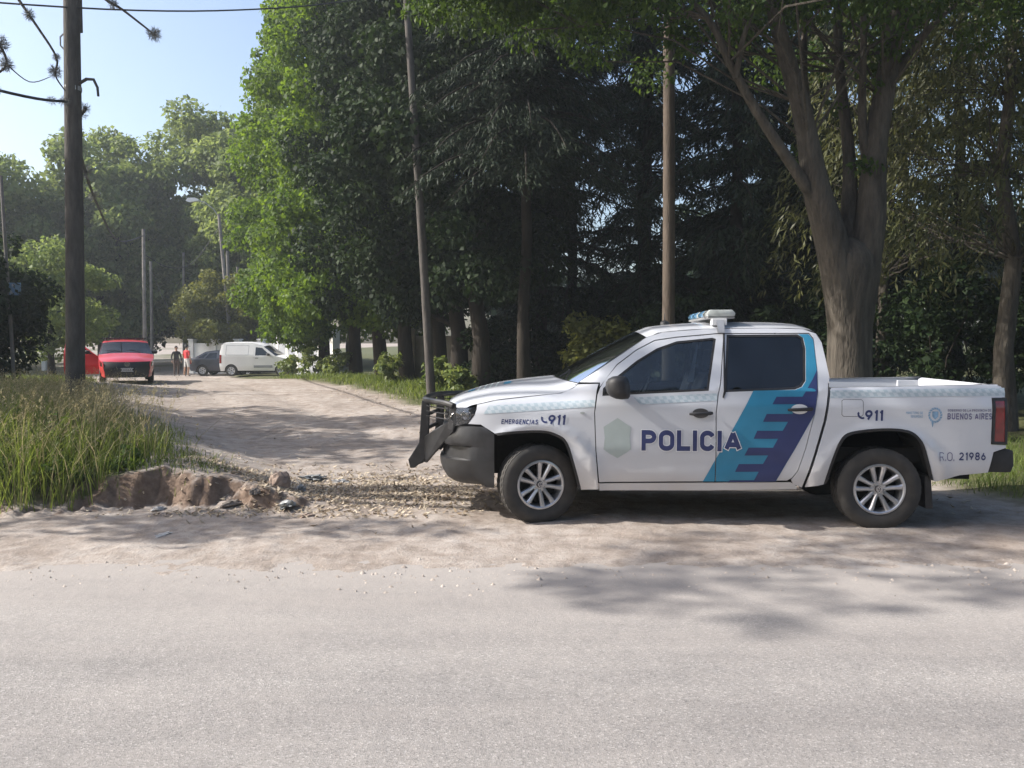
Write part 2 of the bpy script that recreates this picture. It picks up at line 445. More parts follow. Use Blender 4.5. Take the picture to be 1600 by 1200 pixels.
def asphalt_mat():
    m = bpy.data.materials.new('worn_asphalt')
    n, l, p = nodes_of(m)
    tc = n.new('ShaderNodeTexCoord')
    mp = n.new('ShaderNodeMapping'); mp.inputs['Scale'].default_value = (.35, 1, 1); l.new(tc.outputs['Object'], mp.inputs['Vector'])
    def noise(scale, detail, rough, v=tc.outputs['Object']):
        k = n.new('ShaderNodeTexNoise'); k.inputs['Scale'].default_value = scale; k.inputs['Detail'].default_value = detail; k.inputs['Roughness'].default_value = rough
        l.new(v, k.inputs['Vector']); return k
    vor = n.new('ShaderNodeTexVoronoi'); vor.inputs['Scale'].default_value = 130; l.new(tc.outputs['Object'], vor.inputs['Vector'])
    sep = n.new('ShaderNodeSeparateColor'); l.new(vor.outputs['Color'], sep.inputs[0])
    agg = n.new('ShaderNodeValToRGB'); e = agg.color_ramp.elements
    e[0].position, e[0].color = 0.0, (.165, .160, .157, 1); e[1].position, e[1].color = 1.0, (.38, .372, .364, 1)
    for q, c in ((.12, (.215, .209, .204)), (.35, (.246, .239, .233)), (.85, (.276, .268, .262))):
        k = e.new(q); k.color = (*c, 1)
    l.new(sep.outputs[0], agg.inputs['Fac'])
    stain = noise(1.1, 6, .6, mp.outputs['Vector'])
    sr = n.new('ShaderNodeValToRGB'); e = sr.color_ramp.elements
    e[0].position, e[0].color = .32, (.84, .82, .81, 1); e[1].position, e[1].color = .68, (1.12, 1.09, 1.06, 1)
    l.new(stain.outputs['Fac'], sr.inputs['Fac'])
    mu = n.new('ShaderNodeMix'); mu.data_type = 'RGBA'; mu.blend_type = 'MULTIPLY'; mu.inputs['Factor'].default_value = 1
    l.new(agg.outputs['Color'], mu.inputs['A']); l.new(sr.outputs['Color'], mu.inputs['B'])
    band = n.new('ShaderNodeMapping'); band.inputs['Scale'].default_value = (.05, 1.6, 1); l.new(tc.outputs['Object'], band.inputs['Vector'])
    bn = noise(1.0, 5, .6, band.outputs['Vector'])
    br = n.new('ShaderNodeValToRGB'); e = br.color_ramp.elements
    e[0].position, e[0].color = .35, (.88, .87, .87, 1); e[1].position, e[1].color = .65, (1.08, 1.07, 1.06, 1)
    l.new(bn.outputs['Fac'], br.inputs['Fac'])
    mb = n.new('ShaderNodeMix'); mb.data_type = 'RGBA'; mb.blend_type = 'MULTIPLY'; mb.inputs['Factor'].default_value = 1
    l.new(mu.outputs['Result'], mb.inputs['A']); l.new(br.outputs['Color'], mb.inputs['B']); mu = mb
    # dust blown over the edge of the road
    sx = n.new('ShaderNodeSeparateXYZ'); l.new(tc.outputs['Object'], sx.inputs[0])
    dn = noise(2.6, 8, .7, mp.outputs['Vector'])
    mr = n.new('ShaderNodeMapRange'); mr.inputs['From Min'].default_value = 4.0; mr.inputs['From Max'].default_value = 5.9; l.new(sx.outputs['Y'], mr.inputs['Value'])
    s2 = n.new('ShaderNodeMath'); s2.operation = 'MULTIPLY_ADD'; s2.inputs[1].default_value = 1.3; s2.inputs[2].default_value = -.62; l.new(dn.outputs['Fac'], s2.inputs[0])
    a2 = n.new('ShaderNodeMath'); a2.operation = 'ADD'; a2.use_clamp = True; l.new(mr.outputs[0], a2.inputs[0]); l.new(s2.outputs[0], a2.inputs[1])
    m2 = n.new('ShaderNodeMix'); m2.data_type = 'RGBA'; m2.inputs['B'].default_value = (.325, .296, .273, 1)
    k2 = n.new('ShaderNodeMath'); k2.operation = 'MULTIPLY'; k2.inputs[1].default_value = .85; l.new(a2.outputs[0], k2.inputs[0])
    l.new(k2.outputs[0], m2.inputs['Factor']); l.new(mu.outputs['Result'], m2.inputs['A'])
    l.new(m2.outputs['Result'], p.inputs['Base Color'])
    p.inputs['Roughness'].default_value = .82; p.inputs['Specular IOR Level'].default_value = .35
    bp = n.new('ShaderNodeBump'); bp.inputs['Strength'].default_value = .4; bp.inputs['Distance'].default_value = .004
    l.new(vor.outputs['Distance'], bp.inputs['Height'])
    b2 = n.new('ShaderNodeBump'); b2.inputs['Strength'].default_value = .3; b2.inputs['Distance'].default_value = .03; l.new(noise(6, 6, .6).outputs['Fac'], b2.inputs['Height']); l.new(bp.outputs['Normal'], b2.inputs['Normal'])
    l.new(b2.outputs['Normal'], p.inputs['Normal'])
    return m
ax = np.array([-400, -100, -40] + list(np.arange(-12, 12.1, 1.0)) + [40, 100, 400]); ay = np.array([-5.5, -3, -1, 1, 2, 3, 4, 5, 5.5, 6, 6.6])
AX, AY = np.meshgrid(ax, ay)
AZ = .02 * (1 - ((AY - .5) / 6.1) ** 2) + .003 * np.sin(AX * 1.3 + AY)
ai = np.arange(AX.size).reshape(AX.shape)
aq = np.stack([ai[:-1, :-1], ai[:-1, 1:], ai[1:, 1:], ai[1:, :-1]], -1).reshape(-1, 4)
tag(link('asphalt_road', np_mesh('asphalt_road', np.stack([AX, AY, AZ], -1).reshape(-1, 3), aq, smooth=True), asphalt_mat()), kind='structure')

# ================================================================== vegetation
RNG = np.random.default_rng(7)
def unit(a): return a / np.maximum(1e-9, np.linalg.norm(a, axis=-1, keepdims=True))

def leaf_quads(Pc, D, N, L, Wd, fold=.18):
    """kite leaves: base, side, tip, side"""
    D = unit(D); S = unit(np.cross(D, N)); N = np.cross(S, D)
    L = L[:, None]; Wd = Wd[:, None]
    base = Pc - D * L * .5; tip = Pc + D * L * .5 - N * L * fold
    mid = Pc - D * L * .06
    a = mid + S * Wd * .5 ; b = mid - S * Wd * .5
    V = np.stack([base, a, tip, b], 1).reshape(-1, 3)
    F = np.arange(len(V)).reshape(-1, 4)
    return V, F

def crown_leaves(cent, rad, per_m2, leaf, rng, flat=.75, droop=.45, inner=.5, wide=.7, spread=1.0):
    """leaves spread through clumps; returns V, F"""
    cent = np.asarray(cent, float); rad = np.asarray(rad, float)
    cnt = np.maximum(4, (rad ** 2 * 12.6 * per_m2)).astype(int)
    ci = np.repeat(np.arange(len(cent)), cnt)
    n = len(ci)
    d = unit(rng.normal(size=(n, 3)))
    # leave some sectors of each clump open so that it breaks up
    rr = inner + (1 - inner) * rng.random(n) ** .6
    rr *= 1 + .35 * (rng.random(n) < .06) * rng.random(n)
    off = d * (rad[ci] * rr)[:, None]; off[:, 2] *= flat
    P = cent[ci] + off * spread
    axis = unit(d * .55 + np.array([0, 0, -droop]) + rng.normal(size=(n, 3)) * .55)
    nor = unit(d * .6 + np.array([0, 0, .7]) + rng.normal(size=(n, 3)) * .55)
    L = leaf * (.5 + .95 * rng.random(n) ** 1.4); Wd = L * wide * (.8 + .4 * rng.random(n))
    return leaf_quads(P, axis, nor, L, Wd)

def bark(name, c, c2, bump=.6, scale=5.0):
    m = bpy.data.materials.new(name)
    n, l, p = nodes_of(m)
    tc = n.new('ShaderNodeTexCoord'); mp = n.new('ShaderNodeMapping'); mp.inputs['Scale'].default_value = (1, 1, .22)
    l.new(tc.outputs['Object'], mp.inputs['Vector'])
    ns = n.new('ShaderNodeTexNoise'); ns.inputs['Scale'].default_value = scale; ns.inputs['Detail'].default_value = 9; ns.inputs['Roughness'].default_value = .7
    l.new(mp.outputs['Vector'], ns.inputs['Vector'])
    rp = n.new('ShaderNodeValToRGB'); rp.color_ramp.elements[0].position = .32; rp.color_ramp.elements[1].position = .68
    rp.color_ramp.elements[0].color = (*c2, 1); rp.color_ramp.elements[1].color = (*c, 1)
    l.new(ns.outputs['Fac'], rp.inputs['Fac']); l.new(rp.outputs['Color'], p.inputs['Base Color'])
    p.inputs['Roughness'].default_value = .9; p.inputs['Specular IOR Level'].default_value = .2
    b = n.new('ShaderNodeBump'); b.inputs['Strength'].default_value = bump; b.inputs['Distance'].default_value = .04
    n2 = n.new('ShaderNodeTexNoise'); n2.inputs['Scale'].default_value = scale * 4; n2.inputs['Detail'].default_value = 8; l.new(mp.outputs['Vector'], n2.inputs['Vector'])
    l.new(n2.outputs['Fac'], b.inputs['Height']); l.new(b.outputs['Normal'], p.inputs['Normal'])
    return m
M['bark_dark'] = bark('dark_bark', (.048, .039, .031), (.019, .016, .013))
M['bark_grey'] = bark('grey_bark', (.115, .100, .082), (.036, .031, .026), bump=1.0, scale=6)
M['pole_wood'] = bark('weathered_pole_wood', (.120, .108, .098), (.055, .050, .046), .4, 9)
M['pole_brown'] = bark('brown_pole_wood', (.125, .100, .080), (.062, .050, .041), .4, 7)
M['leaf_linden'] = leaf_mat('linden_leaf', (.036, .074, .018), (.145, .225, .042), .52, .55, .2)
M['leaf_far'] = leaf_mat('far_leaf', (.078, .120, .040), (.230, .285, .100), .50, .6, .2, scale=.2)
M['leaf_yellow'] = leaf_mat('yellow_green_leaf', (.090, .105, .026), (.19, .20, .060), .40, .6, .2)
M['leaf_conifer'] = leaf_mat('conifer_needles', (.010, .020, .012), (.034, .050, .024), .12, .6, .2, scale=.6)
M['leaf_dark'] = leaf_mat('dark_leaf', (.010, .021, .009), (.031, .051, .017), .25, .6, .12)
M['leaf_canopy'] = leaf_mat('canopy_leaf', (.020, .044, .012), (.085, .135, .030), .45, .55, .2)
M['leaf_light'] = leaf_mat('light_leaf', (.045, .090, .018), (.12, .19, .040), .5, .5, .3)
M['leaf_narrow'] = leaf_mat('narrow_leaf', (.040, .052, .020), (.120, .125, .050), .40, .5, .3)
M['leaf_bush'] = leaf_mat('bush_leaf', (.075, .12, .030), (.24, .28, .10), .45, .5, .3, scale=1.5)

def wobble_path(p0, p1, n, amp, rng, sag=0.0):
    p0 = np.array(p0, float); p1 = np.array(p1, float)
    t = np.linspace(0, 1, n)[:, None]
    L = np.linalg.norm(p1 - p0)
    w = rng.normal(size=(n, 3)) * amp * L; w[0] = 0; w[-1] = 0
    q = p0 + (p1 - p0) * t + w * np.sin(np.pi * t)
    q[:, 2] += (4 * t * (1 - t) * sag * L)[:, 0]
    return [tuple(a) for a in q]

def broad_tree(name, label, base, height, radius, low, leafm, barkm, rng, clumps=60, clump_r=(.7, 1.3), per_m2=55, leaf=.14, trunk_r=.22, lean=(0, 0), group=None, cat='tree', shape=1.0, droop=.45, limbs=7, squash=1.0, keep=None, wide=.7, inner=.5, column=False):
    """trunk + limbs + a crown of leaf clumps; 'low' is the height of the lowest leaves"""
    x, y = base; z = float(hgt(x, y)) - .08
    root = empty(name, (x, y, z))
    tag(root, label, cat, group)
    cz = (low + height) / 2; hz = (height - low) / 2
    d = unit(rng.normal(size=(clumps * 4, 3)))
    r = rng.random(clumps * 4) ** .38
    c = d * r[:, None]
    lim = np.where(c[:, 2] > 0, 1.0, shape)
    C = np.stack([c[:, 0] * radius * lim + lean[0], c[:, 1] * radius * squash * lim + lean[1], cz + c[:, 2] * hz], 1)
    if column:
        n_ = clumps * 4; t = rng.random(n_); a = rng.uniform(0, 2 * math.pi, n_)
        pr = (1 - t ** 2.6) ** .6 * (.62 + .38 * np.minimum(1, t / .16)); q = rng.random(n_) ** .42 * pr
        C = np.stack([np.cos(a) * radius * q + lean[0] * (1 - .5 * t), np.sin(a) * radius * q + lean[1], low + t * (height - low)], 1)
    if keep is not None: C = C[[keep(q[0] + x, q[1] + y, q[2] + z) for q in C]]
    C = C[:clumps]
    Rr = clump_r[0] + (clump_r[1] - clump_r[0]) * rng.random(len(C))
    V, F = crown_leaves(C, Rr, per_m2, leaf, rng, droop=droop, wide=wide, inner=inner)
    tag(link('crown', np_mesh('crown', V, F), leafm, root), kind='stuff')
    top = np.array([lean[0] * .6, lean[1] * .6, low + (height - low) * .62])
    tp = wobble_path((0, 0, 0), top, 8, .012, rng)
    rs = [trunk_r * (1.35 if i == 0 else 1.08 if i == 1 else 1.0 - .085 * i) for i in range(8)]
    b = MB(); b.tube(tp, rs, 10); b.build('trunk', barkm, root, smooth=True, angle=70)
    pick = rng.permutation(len(C))[:limbs]
    for k in pick:
        tt = rng.uniform(.35, .9); i = int(tt * 7)
        p0 = np.array(tp[i])
        if C[k][2] < p0[2] + .3: p0 = np.array(tp[max(1, i - 2)])
        q = wobble_path(p0, C[k], 6, .035, rng, sag=.06)
        b = MB(); b.tube(q, [rs[i] * .5 * (1 - .16 * j) for j in range(6)], 6); b.build('limb', barkm, root, smooth=True, angle=70)
    return root

def spray_quads(P, D, L, Wd, rng):
    N = unit(rng.normal(size=P.shape) * .6 + np.array([0, 0, 1.0]))
    return leaf_quads(P, D, N, L, Wd, fold=.10)

def conifer(name, label, base, height, low, rlow, rng, whorls=26, per=7, dens=55, group='conifers behind the police pickup', trunk_r=.2, droop=.35, leafm='leaf_conifer', bare=None, spray=.30, gap=None):
    """straight trunk with drooping boughs hung with needle sprays; 'bare' = (z0, z1, keep) thins boughs there"""
    x, y = base; z = float(hgt(x, y)) - .08
    root = empty(name, (x, y, z)); tag(root, label, 'tree', group)
    b = MB(); tp = wobble_path((0, 0, 0), (rng.normal() * .15, rng.normal() * .15, height), 9, .004, rng)
    b.tube(tp, [trunk_r * (1.3 if i == 0 else 1.05 - .105 * i) for i in range(9)], 9); b.build('trunk', M['bark_dark'], root, smooth=True, angle=70)
    PP = []; DD = []; bo = MB(); nb = 0
    for w in range(whorls):
        zz = low + (height - low) * (w + rng.random() * .7) / whorls
        f = (zz - low) / (height - low)
        for k in range(per):
            kp = 1.0
            if bare and bare[0] < zz < bare[1]: kp = bare[2]
            if rng.random() > kp + .12: continue
            thin = 1.0 if rng.random() < kp else .25
            a = rng.uniform(0, 2 * math.pi)
            ln = rlow * (1 - f) ** .75 * rng.uniform(.6, 1.1) + .35
            n = 7
            t = np.linspace(0, 1, n)
            path = np.stack([np.cos(a) * ln * t, np.sin(a) * ln * t, zz + ln * (.22 * t - (droop + .22) * t ** 2)], 1)
            if gap is not None and gap(path[-1][0] + x, path[-1][1] + y, path[-1][2] + z): continue
            bo.tube([tuple(q) for q in path], [.032 * (1.05 - tt) * (ln / 2.5 + .3) + .004 for tt in t], 5); nb += 1
            m = int(dens * ln * thin)
            tt = rng.random(m) ** .8
            c = np.stack([np.interp(tt, t, path[:, j]) for j in range(3)], 1)
            side = np.array([-math.sin(a), math.cos(a), 0]) * rng.normal(size=(m, 1)) * (.10 + .26 * ln / 3 * (1.15 - tt))[:, None]
            c = c + side + np.stack([np.zeros(m), np.zeros(m), -np.abs(rng.normal(size=m)) * .16 - .02], 1)
            dr = np.array([math.cos(a) * .5, math.sin(a) * .5, -.55]) + side * 1.6 + rng.normal(size=(m, 3)) * .35
            PP.append(c); DD.append(dr)
    tag(bo.build('boughs', M['bark_dark'], root), kind='stuff')
    P = np.concatenate(PP); D = unit(np.concatenate(DD))
    V, F = spray_quads(P, D, spray * (.6 + .7 * rng.random(len(P))), spray * .17 * (.6 + .8 * rng.random(len(P))), rng)
    tag(link('crown', np_mesh('crown', V, F), M[leafm], root), kind='stuff')
    return root

def shrub(name, label, base, h, r, leafm, rng, n=22, per_m2=90, leaf=.09, group=None, cat='shrub', cr=(.22, .42), droop=.3, stems=6, wide=.7):
    x, y = base; z = float(hgt(x, y)) - .05
    root = empty(name, (x, y, z)); tag(root, label, cat, group)
    d = unit(rng.normal(size=(n, 3))); q = rng.random(n) ** .45
    C = np.stack([d[:, 0] * r * q, d[:, 1] * r * q, np.maximum(.12, h * .5 + d[:, 2] * h * .5 * q)], 1)
    Rr = (cr[0] + (cr[1] - cr[0]) * rng.random(n))
    V, F = crown_leaves(C, Rr, per_m2, leaf, rng, droop=droop, inner=.3, wide=wide)
    tag(link('foliage', np_mesh('foliage', V, F), leafm, root), kind='stuff')
    for k in range(stems):
        b = MB(); b.tube(wobble_path((rng.normal() * .06, rng.normal() * .06, 0), C[k % n], 5, .04, rng), [.022, .018, .014, .010, .005], 5); b.build('stem', M['bark_dark'], root, smooth=True)
    return root

# ---- the row of lindens on the right side of the dirt street
r1 = np.random.default_rng(11)
LT = 'lindens lining the right side of the dirt street'
def lindens():
    spec = [  # x, y, height, radius, low, label
        (-8.4, 36.0, 19.0, 3.5, 1.9, 'leftmost linden of the row, sunlit branches hanging beside the white van', 170, 0),
        (-6.2, 32.0, 18.5, 4.0, 1.9, 'linden standing second from the left in the sunlit row', 170, 0),
        (-4.7, 29.2, 18.0, 3.6, 1.9, 'linden just left of the leaning pole with dense green crown', 150, 0),
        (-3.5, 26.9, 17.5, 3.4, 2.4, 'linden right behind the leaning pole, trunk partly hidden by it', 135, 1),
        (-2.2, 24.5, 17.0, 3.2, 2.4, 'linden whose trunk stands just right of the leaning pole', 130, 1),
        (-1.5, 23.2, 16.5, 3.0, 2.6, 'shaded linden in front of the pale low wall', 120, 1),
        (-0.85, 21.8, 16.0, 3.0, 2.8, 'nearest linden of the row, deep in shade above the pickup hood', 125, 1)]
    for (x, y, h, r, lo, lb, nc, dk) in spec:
        broad_tree('linden_tree', lb, (x, y), h, r, lo, M['leaf_dark' if dk else 'leaf_linden'], M['bark_dark'], r1, clumps=nc, clump_r=(.5, 1.05), per_m2=60, leaf=.165, trunk_r=.22, group=LT, droop=.6, limbs=6, lean=(-.5, .2), column=True)  # nearer lindens take the dark leaf: their shade is put into its colour
lindens()

# ---- conifers in the centre
r2 = np.random.default_rng(23)
gap = lambda x, y, z: abs(800 + 1256 * x / y - 925) < 75 and 240 < 535 - 1256 * (z - 1.7) / y < 420
for (x, y, h, lo, rl, bare, lb, dens) in [
        (0.32, 20.2, 16, 5.4, 3.2, None, 'dark conifer with a high crown and bare dark trunk above the pickup hood', 190),
        (0.9, 24.5, 17, 3.2, 3.2, None, 'dark conifer behind the high-crowned one above the windscreen', 60),
        (2.0, 27.0, 18, 2.2, 3.4, (3.5, 9.0, .20), 'conifer with thin lower boughs and sky showing through, left of the brown pole', 55),
        (3.9, 24.0, 17, 1.5, 3.3, (4.5, 7.5, .55), 'dark conifer directly behind the brown pole', 60),
        (6.0, 22.0, 16, 1.2, 3.2, None, 'dark conifer between the brown pole and the forked tree', 95),
        (8.4, 21.0, 17, 1.2, 3.3, None, 'dark conifer directly behind the forked tree trunk', 95),
        (11.0, 20.0, 16, 1.0, 3.4, None, 'dark conifer standing right of the forked tree', 90),
        (13.6, 18.5, 15, 1.0, 3.2, None, 'dark conifer at the right edge of the grove', 80),
        (4.9, 31.0, 19, 2.0, 3.6, (4, 8, .5), 'tall conifer farther back above the cab roof', 80),
        (9.6, 30.0, 19, 1.5, 4.0, None, 'tall conifer farthest back on the right', 85)]:
    conifer('conifer_tree', lb, (x, y), h, lo, rl, r2, bare=bare, dens=dens, trunk_r=.19 if y > 20.5 else .16, spray=.30 if y > 20.5 else .18)

# ---- dark undergrowth below the conifers
r3 = np.random.default_rng(5)
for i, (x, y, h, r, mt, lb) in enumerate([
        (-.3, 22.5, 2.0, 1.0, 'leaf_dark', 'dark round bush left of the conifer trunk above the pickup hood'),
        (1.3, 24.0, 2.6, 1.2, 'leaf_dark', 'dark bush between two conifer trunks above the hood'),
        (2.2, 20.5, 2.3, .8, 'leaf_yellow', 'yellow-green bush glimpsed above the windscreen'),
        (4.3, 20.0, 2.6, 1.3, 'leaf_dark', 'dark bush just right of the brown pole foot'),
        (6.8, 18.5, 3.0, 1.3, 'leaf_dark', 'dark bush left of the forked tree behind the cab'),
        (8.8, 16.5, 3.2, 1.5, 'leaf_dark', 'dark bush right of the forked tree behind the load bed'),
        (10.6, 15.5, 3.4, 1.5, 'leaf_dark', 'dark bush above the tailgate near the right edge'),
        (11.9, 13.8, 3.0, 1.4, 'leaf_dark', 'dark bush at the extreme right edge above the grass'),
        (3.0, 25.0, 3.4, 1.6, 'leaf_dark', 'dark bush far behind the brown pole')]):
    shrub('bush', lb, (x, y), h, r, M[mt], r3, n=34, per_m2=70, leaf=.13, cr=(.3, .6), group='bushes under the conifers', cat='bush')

# ---- leafy plants along the right verge
for i, (x, y, h, r, lb) in enumerate([
        (-10.2, 36.5, 1.1, .7, 'pale leafy bush beside the white van front wheel'),
        (-8.2, 33.6, 1.2, .8, 'pale leafy bush under the leftmost linden'),
        (-6.9, 31.4, 1.1, .8, 'pale leafy bush between the first two lindens'),
        (-4.0, 25.6, 1.0, .6, 'pale leafy bush just left of the leaning pole'),
        (-2.0, 22.6, .9, .6, 'pale leafy bush just right of the leaning pole'),
        (-1.3, 21.2, .7, .5, 'small pale leafy bush in front of the low wall')]):
    shrub('leafy_plant', lb, (x, y), h, r, M['leaf_bush'], r3, n=14, per_m2=75, leaf=.15, cr=(.16, .3), group='pale plants along the right verge', cat='bush', stems=4)

# ---- the forked tree behind the cab
def forked_tree():
    rng = np.random.default_rng(3)
    bx, by = 5.47, 13.0; bz = float(hgt(bx, by)) - .1
    root = empty('forked_tree', (bx, by, bz))
    tag(root, 'big grey tree forking into several upright limbs behind the cab and load bed', 'tree')
    # bole: fluted rings
    vs = []; fs = []; n = 20
    prof = [(0, .60, 0), (.25, .46, 0), (.7, .385, -.01), (1.3, .34, -.015), (1.9, .335, -.02), (2.4, .36, -.03), (2.85, .42, -.04), (3.05, .40, -.05), (3.25, .26, -.05), (3.35, .05, -.05)]
    for (z, r, dx) in prof:
        for k in range(n):
            a = 2 * math.pi * k / n
            rr = r * (1 + .07 * math.sin(3 * a + .6 + z * .3) + .05 * math.sin(5 * a + 2) + (.10 * math.sin(4 * a) if z < .3 else 0))
            sq = 1.0 + (.10 if z > 2.3 else 0)
            vs.append((dx + rr * math.cos(a) * sq, rr * .8 * math.sin(a), z))
    for i in range(len(prof) - 1):
        for k in range(n): fs.append((i*n+k, i*n+(k+1) % n, (i+1)*n+(k+1) % n, (i+1)*n+k))
    b = MB(); b.add(vs, fs); b.build('trunk', M['bark_grey'], root, smooth=True, angle=80)
    L = lambda q: [(a - 0, b_, c) for a, b_, c in q]
    limbs = [
        # left main limb, up to the top of the frame and beyond
        ([(-.08, -.02, 1.7), (-.20, -.05, 2.5), (-.42, -.1, 3.4), (-.66, -.15, 4.1), (-.82, -.2, 4.8), (-.98, -.25, 5.4), (-1.28, -.35, 6.2), (-1.55, -.45, 7.0), (-1.9, -.5, 8.2), (-2.1, -.5, 9.6)], [.20, .265, .25, .21, .165, .145, .125, .11, .085, .05]),
        # side branch to the left
        ([(-.55, -.15, 3.7), (-.95, -.25, 4.25), (-1.35, -.35, 4.75), (-1.75, -.42, 5.3), (-2.15, -.48, 5.95), (-2.5, -.5, 6.6), (-3.4, -.5, 7.4), (-4.8, -.4, 8.3), (-6.2, -.3, 8.9)], [.11, .09, .08, .07, .06, .05, .045, .035, .02]),
        # right main limb
        ([(.06, .02, 1.8), (.17, .05, 2.6), (.29, .05, 3.6), (.33, .08, 4.3), (.38, .1, 4.9), (.48, .1, 5.6), (.58, .1, 6.3), (.70, .1, 7.1), (.85, .15, 8.4), (.95, .2, 9.8)], [.20, .255, .24, .20, .175, .165, .155, .145, .11, .06]),
        # middle limbs
        ([(.02, .15, 3.0), (.02, .22, 3.8), (.05, .3, 4.5), (.0, .36, 5.2), (-.10, .42, 6.1), (-.12, .5, 7.2), (-.05, .6, 8.6)], [.17, .13, .105, .09, .08, .07, .04]),
        ([(-.25, .1, 3.2), (-.40, .2, 3.9), (-.52, .3, 4.5), (-.58, .4, 5.2), (-.66, .5, 6.1), (-.62, .6, 7.2)], [.13, .10, .085, .075, .06, .04]),
        ([(.33, .1, 4.2), (.18, .1, 4.9), (.12, .05, 5.6), (.10, 0, 6.5), (.02, -.1, 7.6)], [.09, .075, .06, .05, .03]),
        ([(-2.05, -.5, 5.7), (-2.0, -.65, 6.2), (-1.85, -.8, 6.8), (-1.8, -.9, 7.5)], [.05, .04, .03, .02]),
        ([(.50, .1, 5.7), (.95, .05, 6.4), (1.5, -.1, 7.0), (2.2, -.2, 7.5)], [.08, .06, .045, .025])]
    for pts, rs in limbs:
        per = 3; cp = catmull(pts, per); rr = list(np.interp(np.arange(len(cp)) / per, np.arange(len(rs)), rs))
        b = MB(); b.tube(cp, rr, 12); b.build('limb', M['bark_grey'], root, smooth=True, angle=80)
    # twigs and leaves overhead
    C = []; 
    for i in range(150):
        a = rng.uniform(0, 2 * math.pi); q = rng.random() ** .5 * 4.6
        C.append((-.6 + q * math.cos(a) * 1.15, -.3 + q * math.sin(a) * .8, rng.uniform(6.7, 10.5)))
    for i in range(26): C.append((rng.uniform(-4.6, 2.6), rng.uniform(-1.4, .8), rng.uniform(6.3, 7.0)))
    for i in range(9): C.append((rng.uniform(-.9, .5), rng.uniform(-.2, .5), rng.uniform(4.4, 6.2)))
    for i in range(75): C.insert(0, (rng.uniform(-7.2, -3.4), rng.uniform(-1.0, .9), rng.uniform(6.9, 10.2)))  # clumps added far out to the left to throw shade on the trunk
    C = np.array(C); Rr = rng.uniform(.30, .75, len(C)); Rr[-9:] = .22
    V, F = crown_leaves(C, Rr, 70, .11, rng, droop=.5, inner=.25, wide=.5)
    tag(link('crown', np_mesh('crown', V, F), M['leaf_canopy'], root), kind='stuff')
    tw = MB()
    for k in range(70):
        c = C[rng.integers(0, 170)]; src = limbs[rng.integers(0, 4)][0]; s = src[min(len(src) - 1, rng.integers(4, 8))]
        tw.tube(wobble_path(s, c, 5, .05, rng), [.022, .018, .014, .010, .005], 5)
    tag(tw.build('twigs', M['bark_grey'], root), kind='stuff')
forked_tree()

# ---- hanging narrow-leaved trees on the right
r4 = np.random.default_rng(31)
def weeping(name, label, base, h, r, lo, n, leafm, trunk_r=.14, lean=(0, 0)):
    x, y = base; z = float(hgt(x, y)) - .08
    root = empty(name, (x, y, z)); tag(root, label, 'tree', 'narrow-leaved trees on the right')
    tp = wobble_path((0, 0, 0), (lean[0], lean[1], h * .85), 7, .012, r4)
    b = MB(); b.tube(tp, [trunk_r * (1.3 if i == 0 else 1.05 - .12 * i) for i in range(7)], 9); b.build('trunk', M['bark_grey'], root, smooth=True, angle=70)
    PP = []; DD = []; tw = MB()
    for k in range(n):
        a = r4.uniform(0, 2 * math.pi); q = r * r4.random() ** .5
        zt = r4.uniform(lo + .6, h)
        q *= (1.05 - .5 * (zt - lo) / (h - lo))
        c = np.array([lean[0] * zt / h + q * math.cos(a), lean[1] * zt / h + q * math.sin(a), zt])
        ln = r4.uniform(.5, 1.5)
        m = int(26 * ln)
        t = r4.random(m)
        out = np.array([math.cos(a), math.sin(a), 0])
        pts = c + out * (t[:, None] * .35 * ln) + np.array([0, 0, -1]) * (t[:, None] ** 1.4 * ln) + r4.normal(size=(m, 3)) * .07
        PP.append(pts); DD.append(out * .5 + np.array([0, 0, -.8]) + r4.normal(size=(m, 3)) * .45)
        if k % 3 == 0:
            s = np.array(tp[min(6, max(1, int(zt / (h * .85) * 6)))])
            tw.tube(wobble_path(s, c, 5, .04, r4), [.018, .015, .012, .009, .005], 4)
    tag(tw.build('twigs', M['bark_grey'], root), kind='stuff')
    P = np.concatenate(PP); D = np.concatenate(DD)
    L = .19 * (.6 + .7 * r4.random(len(P)))
    V, F = leaf_quads(P, D, unit(r4.normal(size=P.shape) * .8 + np.array([-.3, -.3, .8])), L, L * .22, fold=.12)
    tag(link('crown', np_mesh('crown', V, F), leafm, root), kind='stuff')
weeping('narrow_leaved_tree', 'slim tree with hanging narrow leaves at the right edge, trunk lit on its left', (8.75, 14.2), 10.5, 2.6, 3.2, 620, M['leaf_narrow'], .17)
weeping('narrow_leaved_tree', 'narrow-leaved tree behind the right limb of the forked tree', (8.2, 17.8), 10.5, 2.4, 2.6, 520, M['leaf_narrow'], .13)
weeping('narrow_leaved_tree', 'narrow-leaved tree in the upper right corner with yellowish leaf tips', (11.2, 13.6), 10.0, 2.4, 3.0, 420, M['leaf_narrow'], .12)

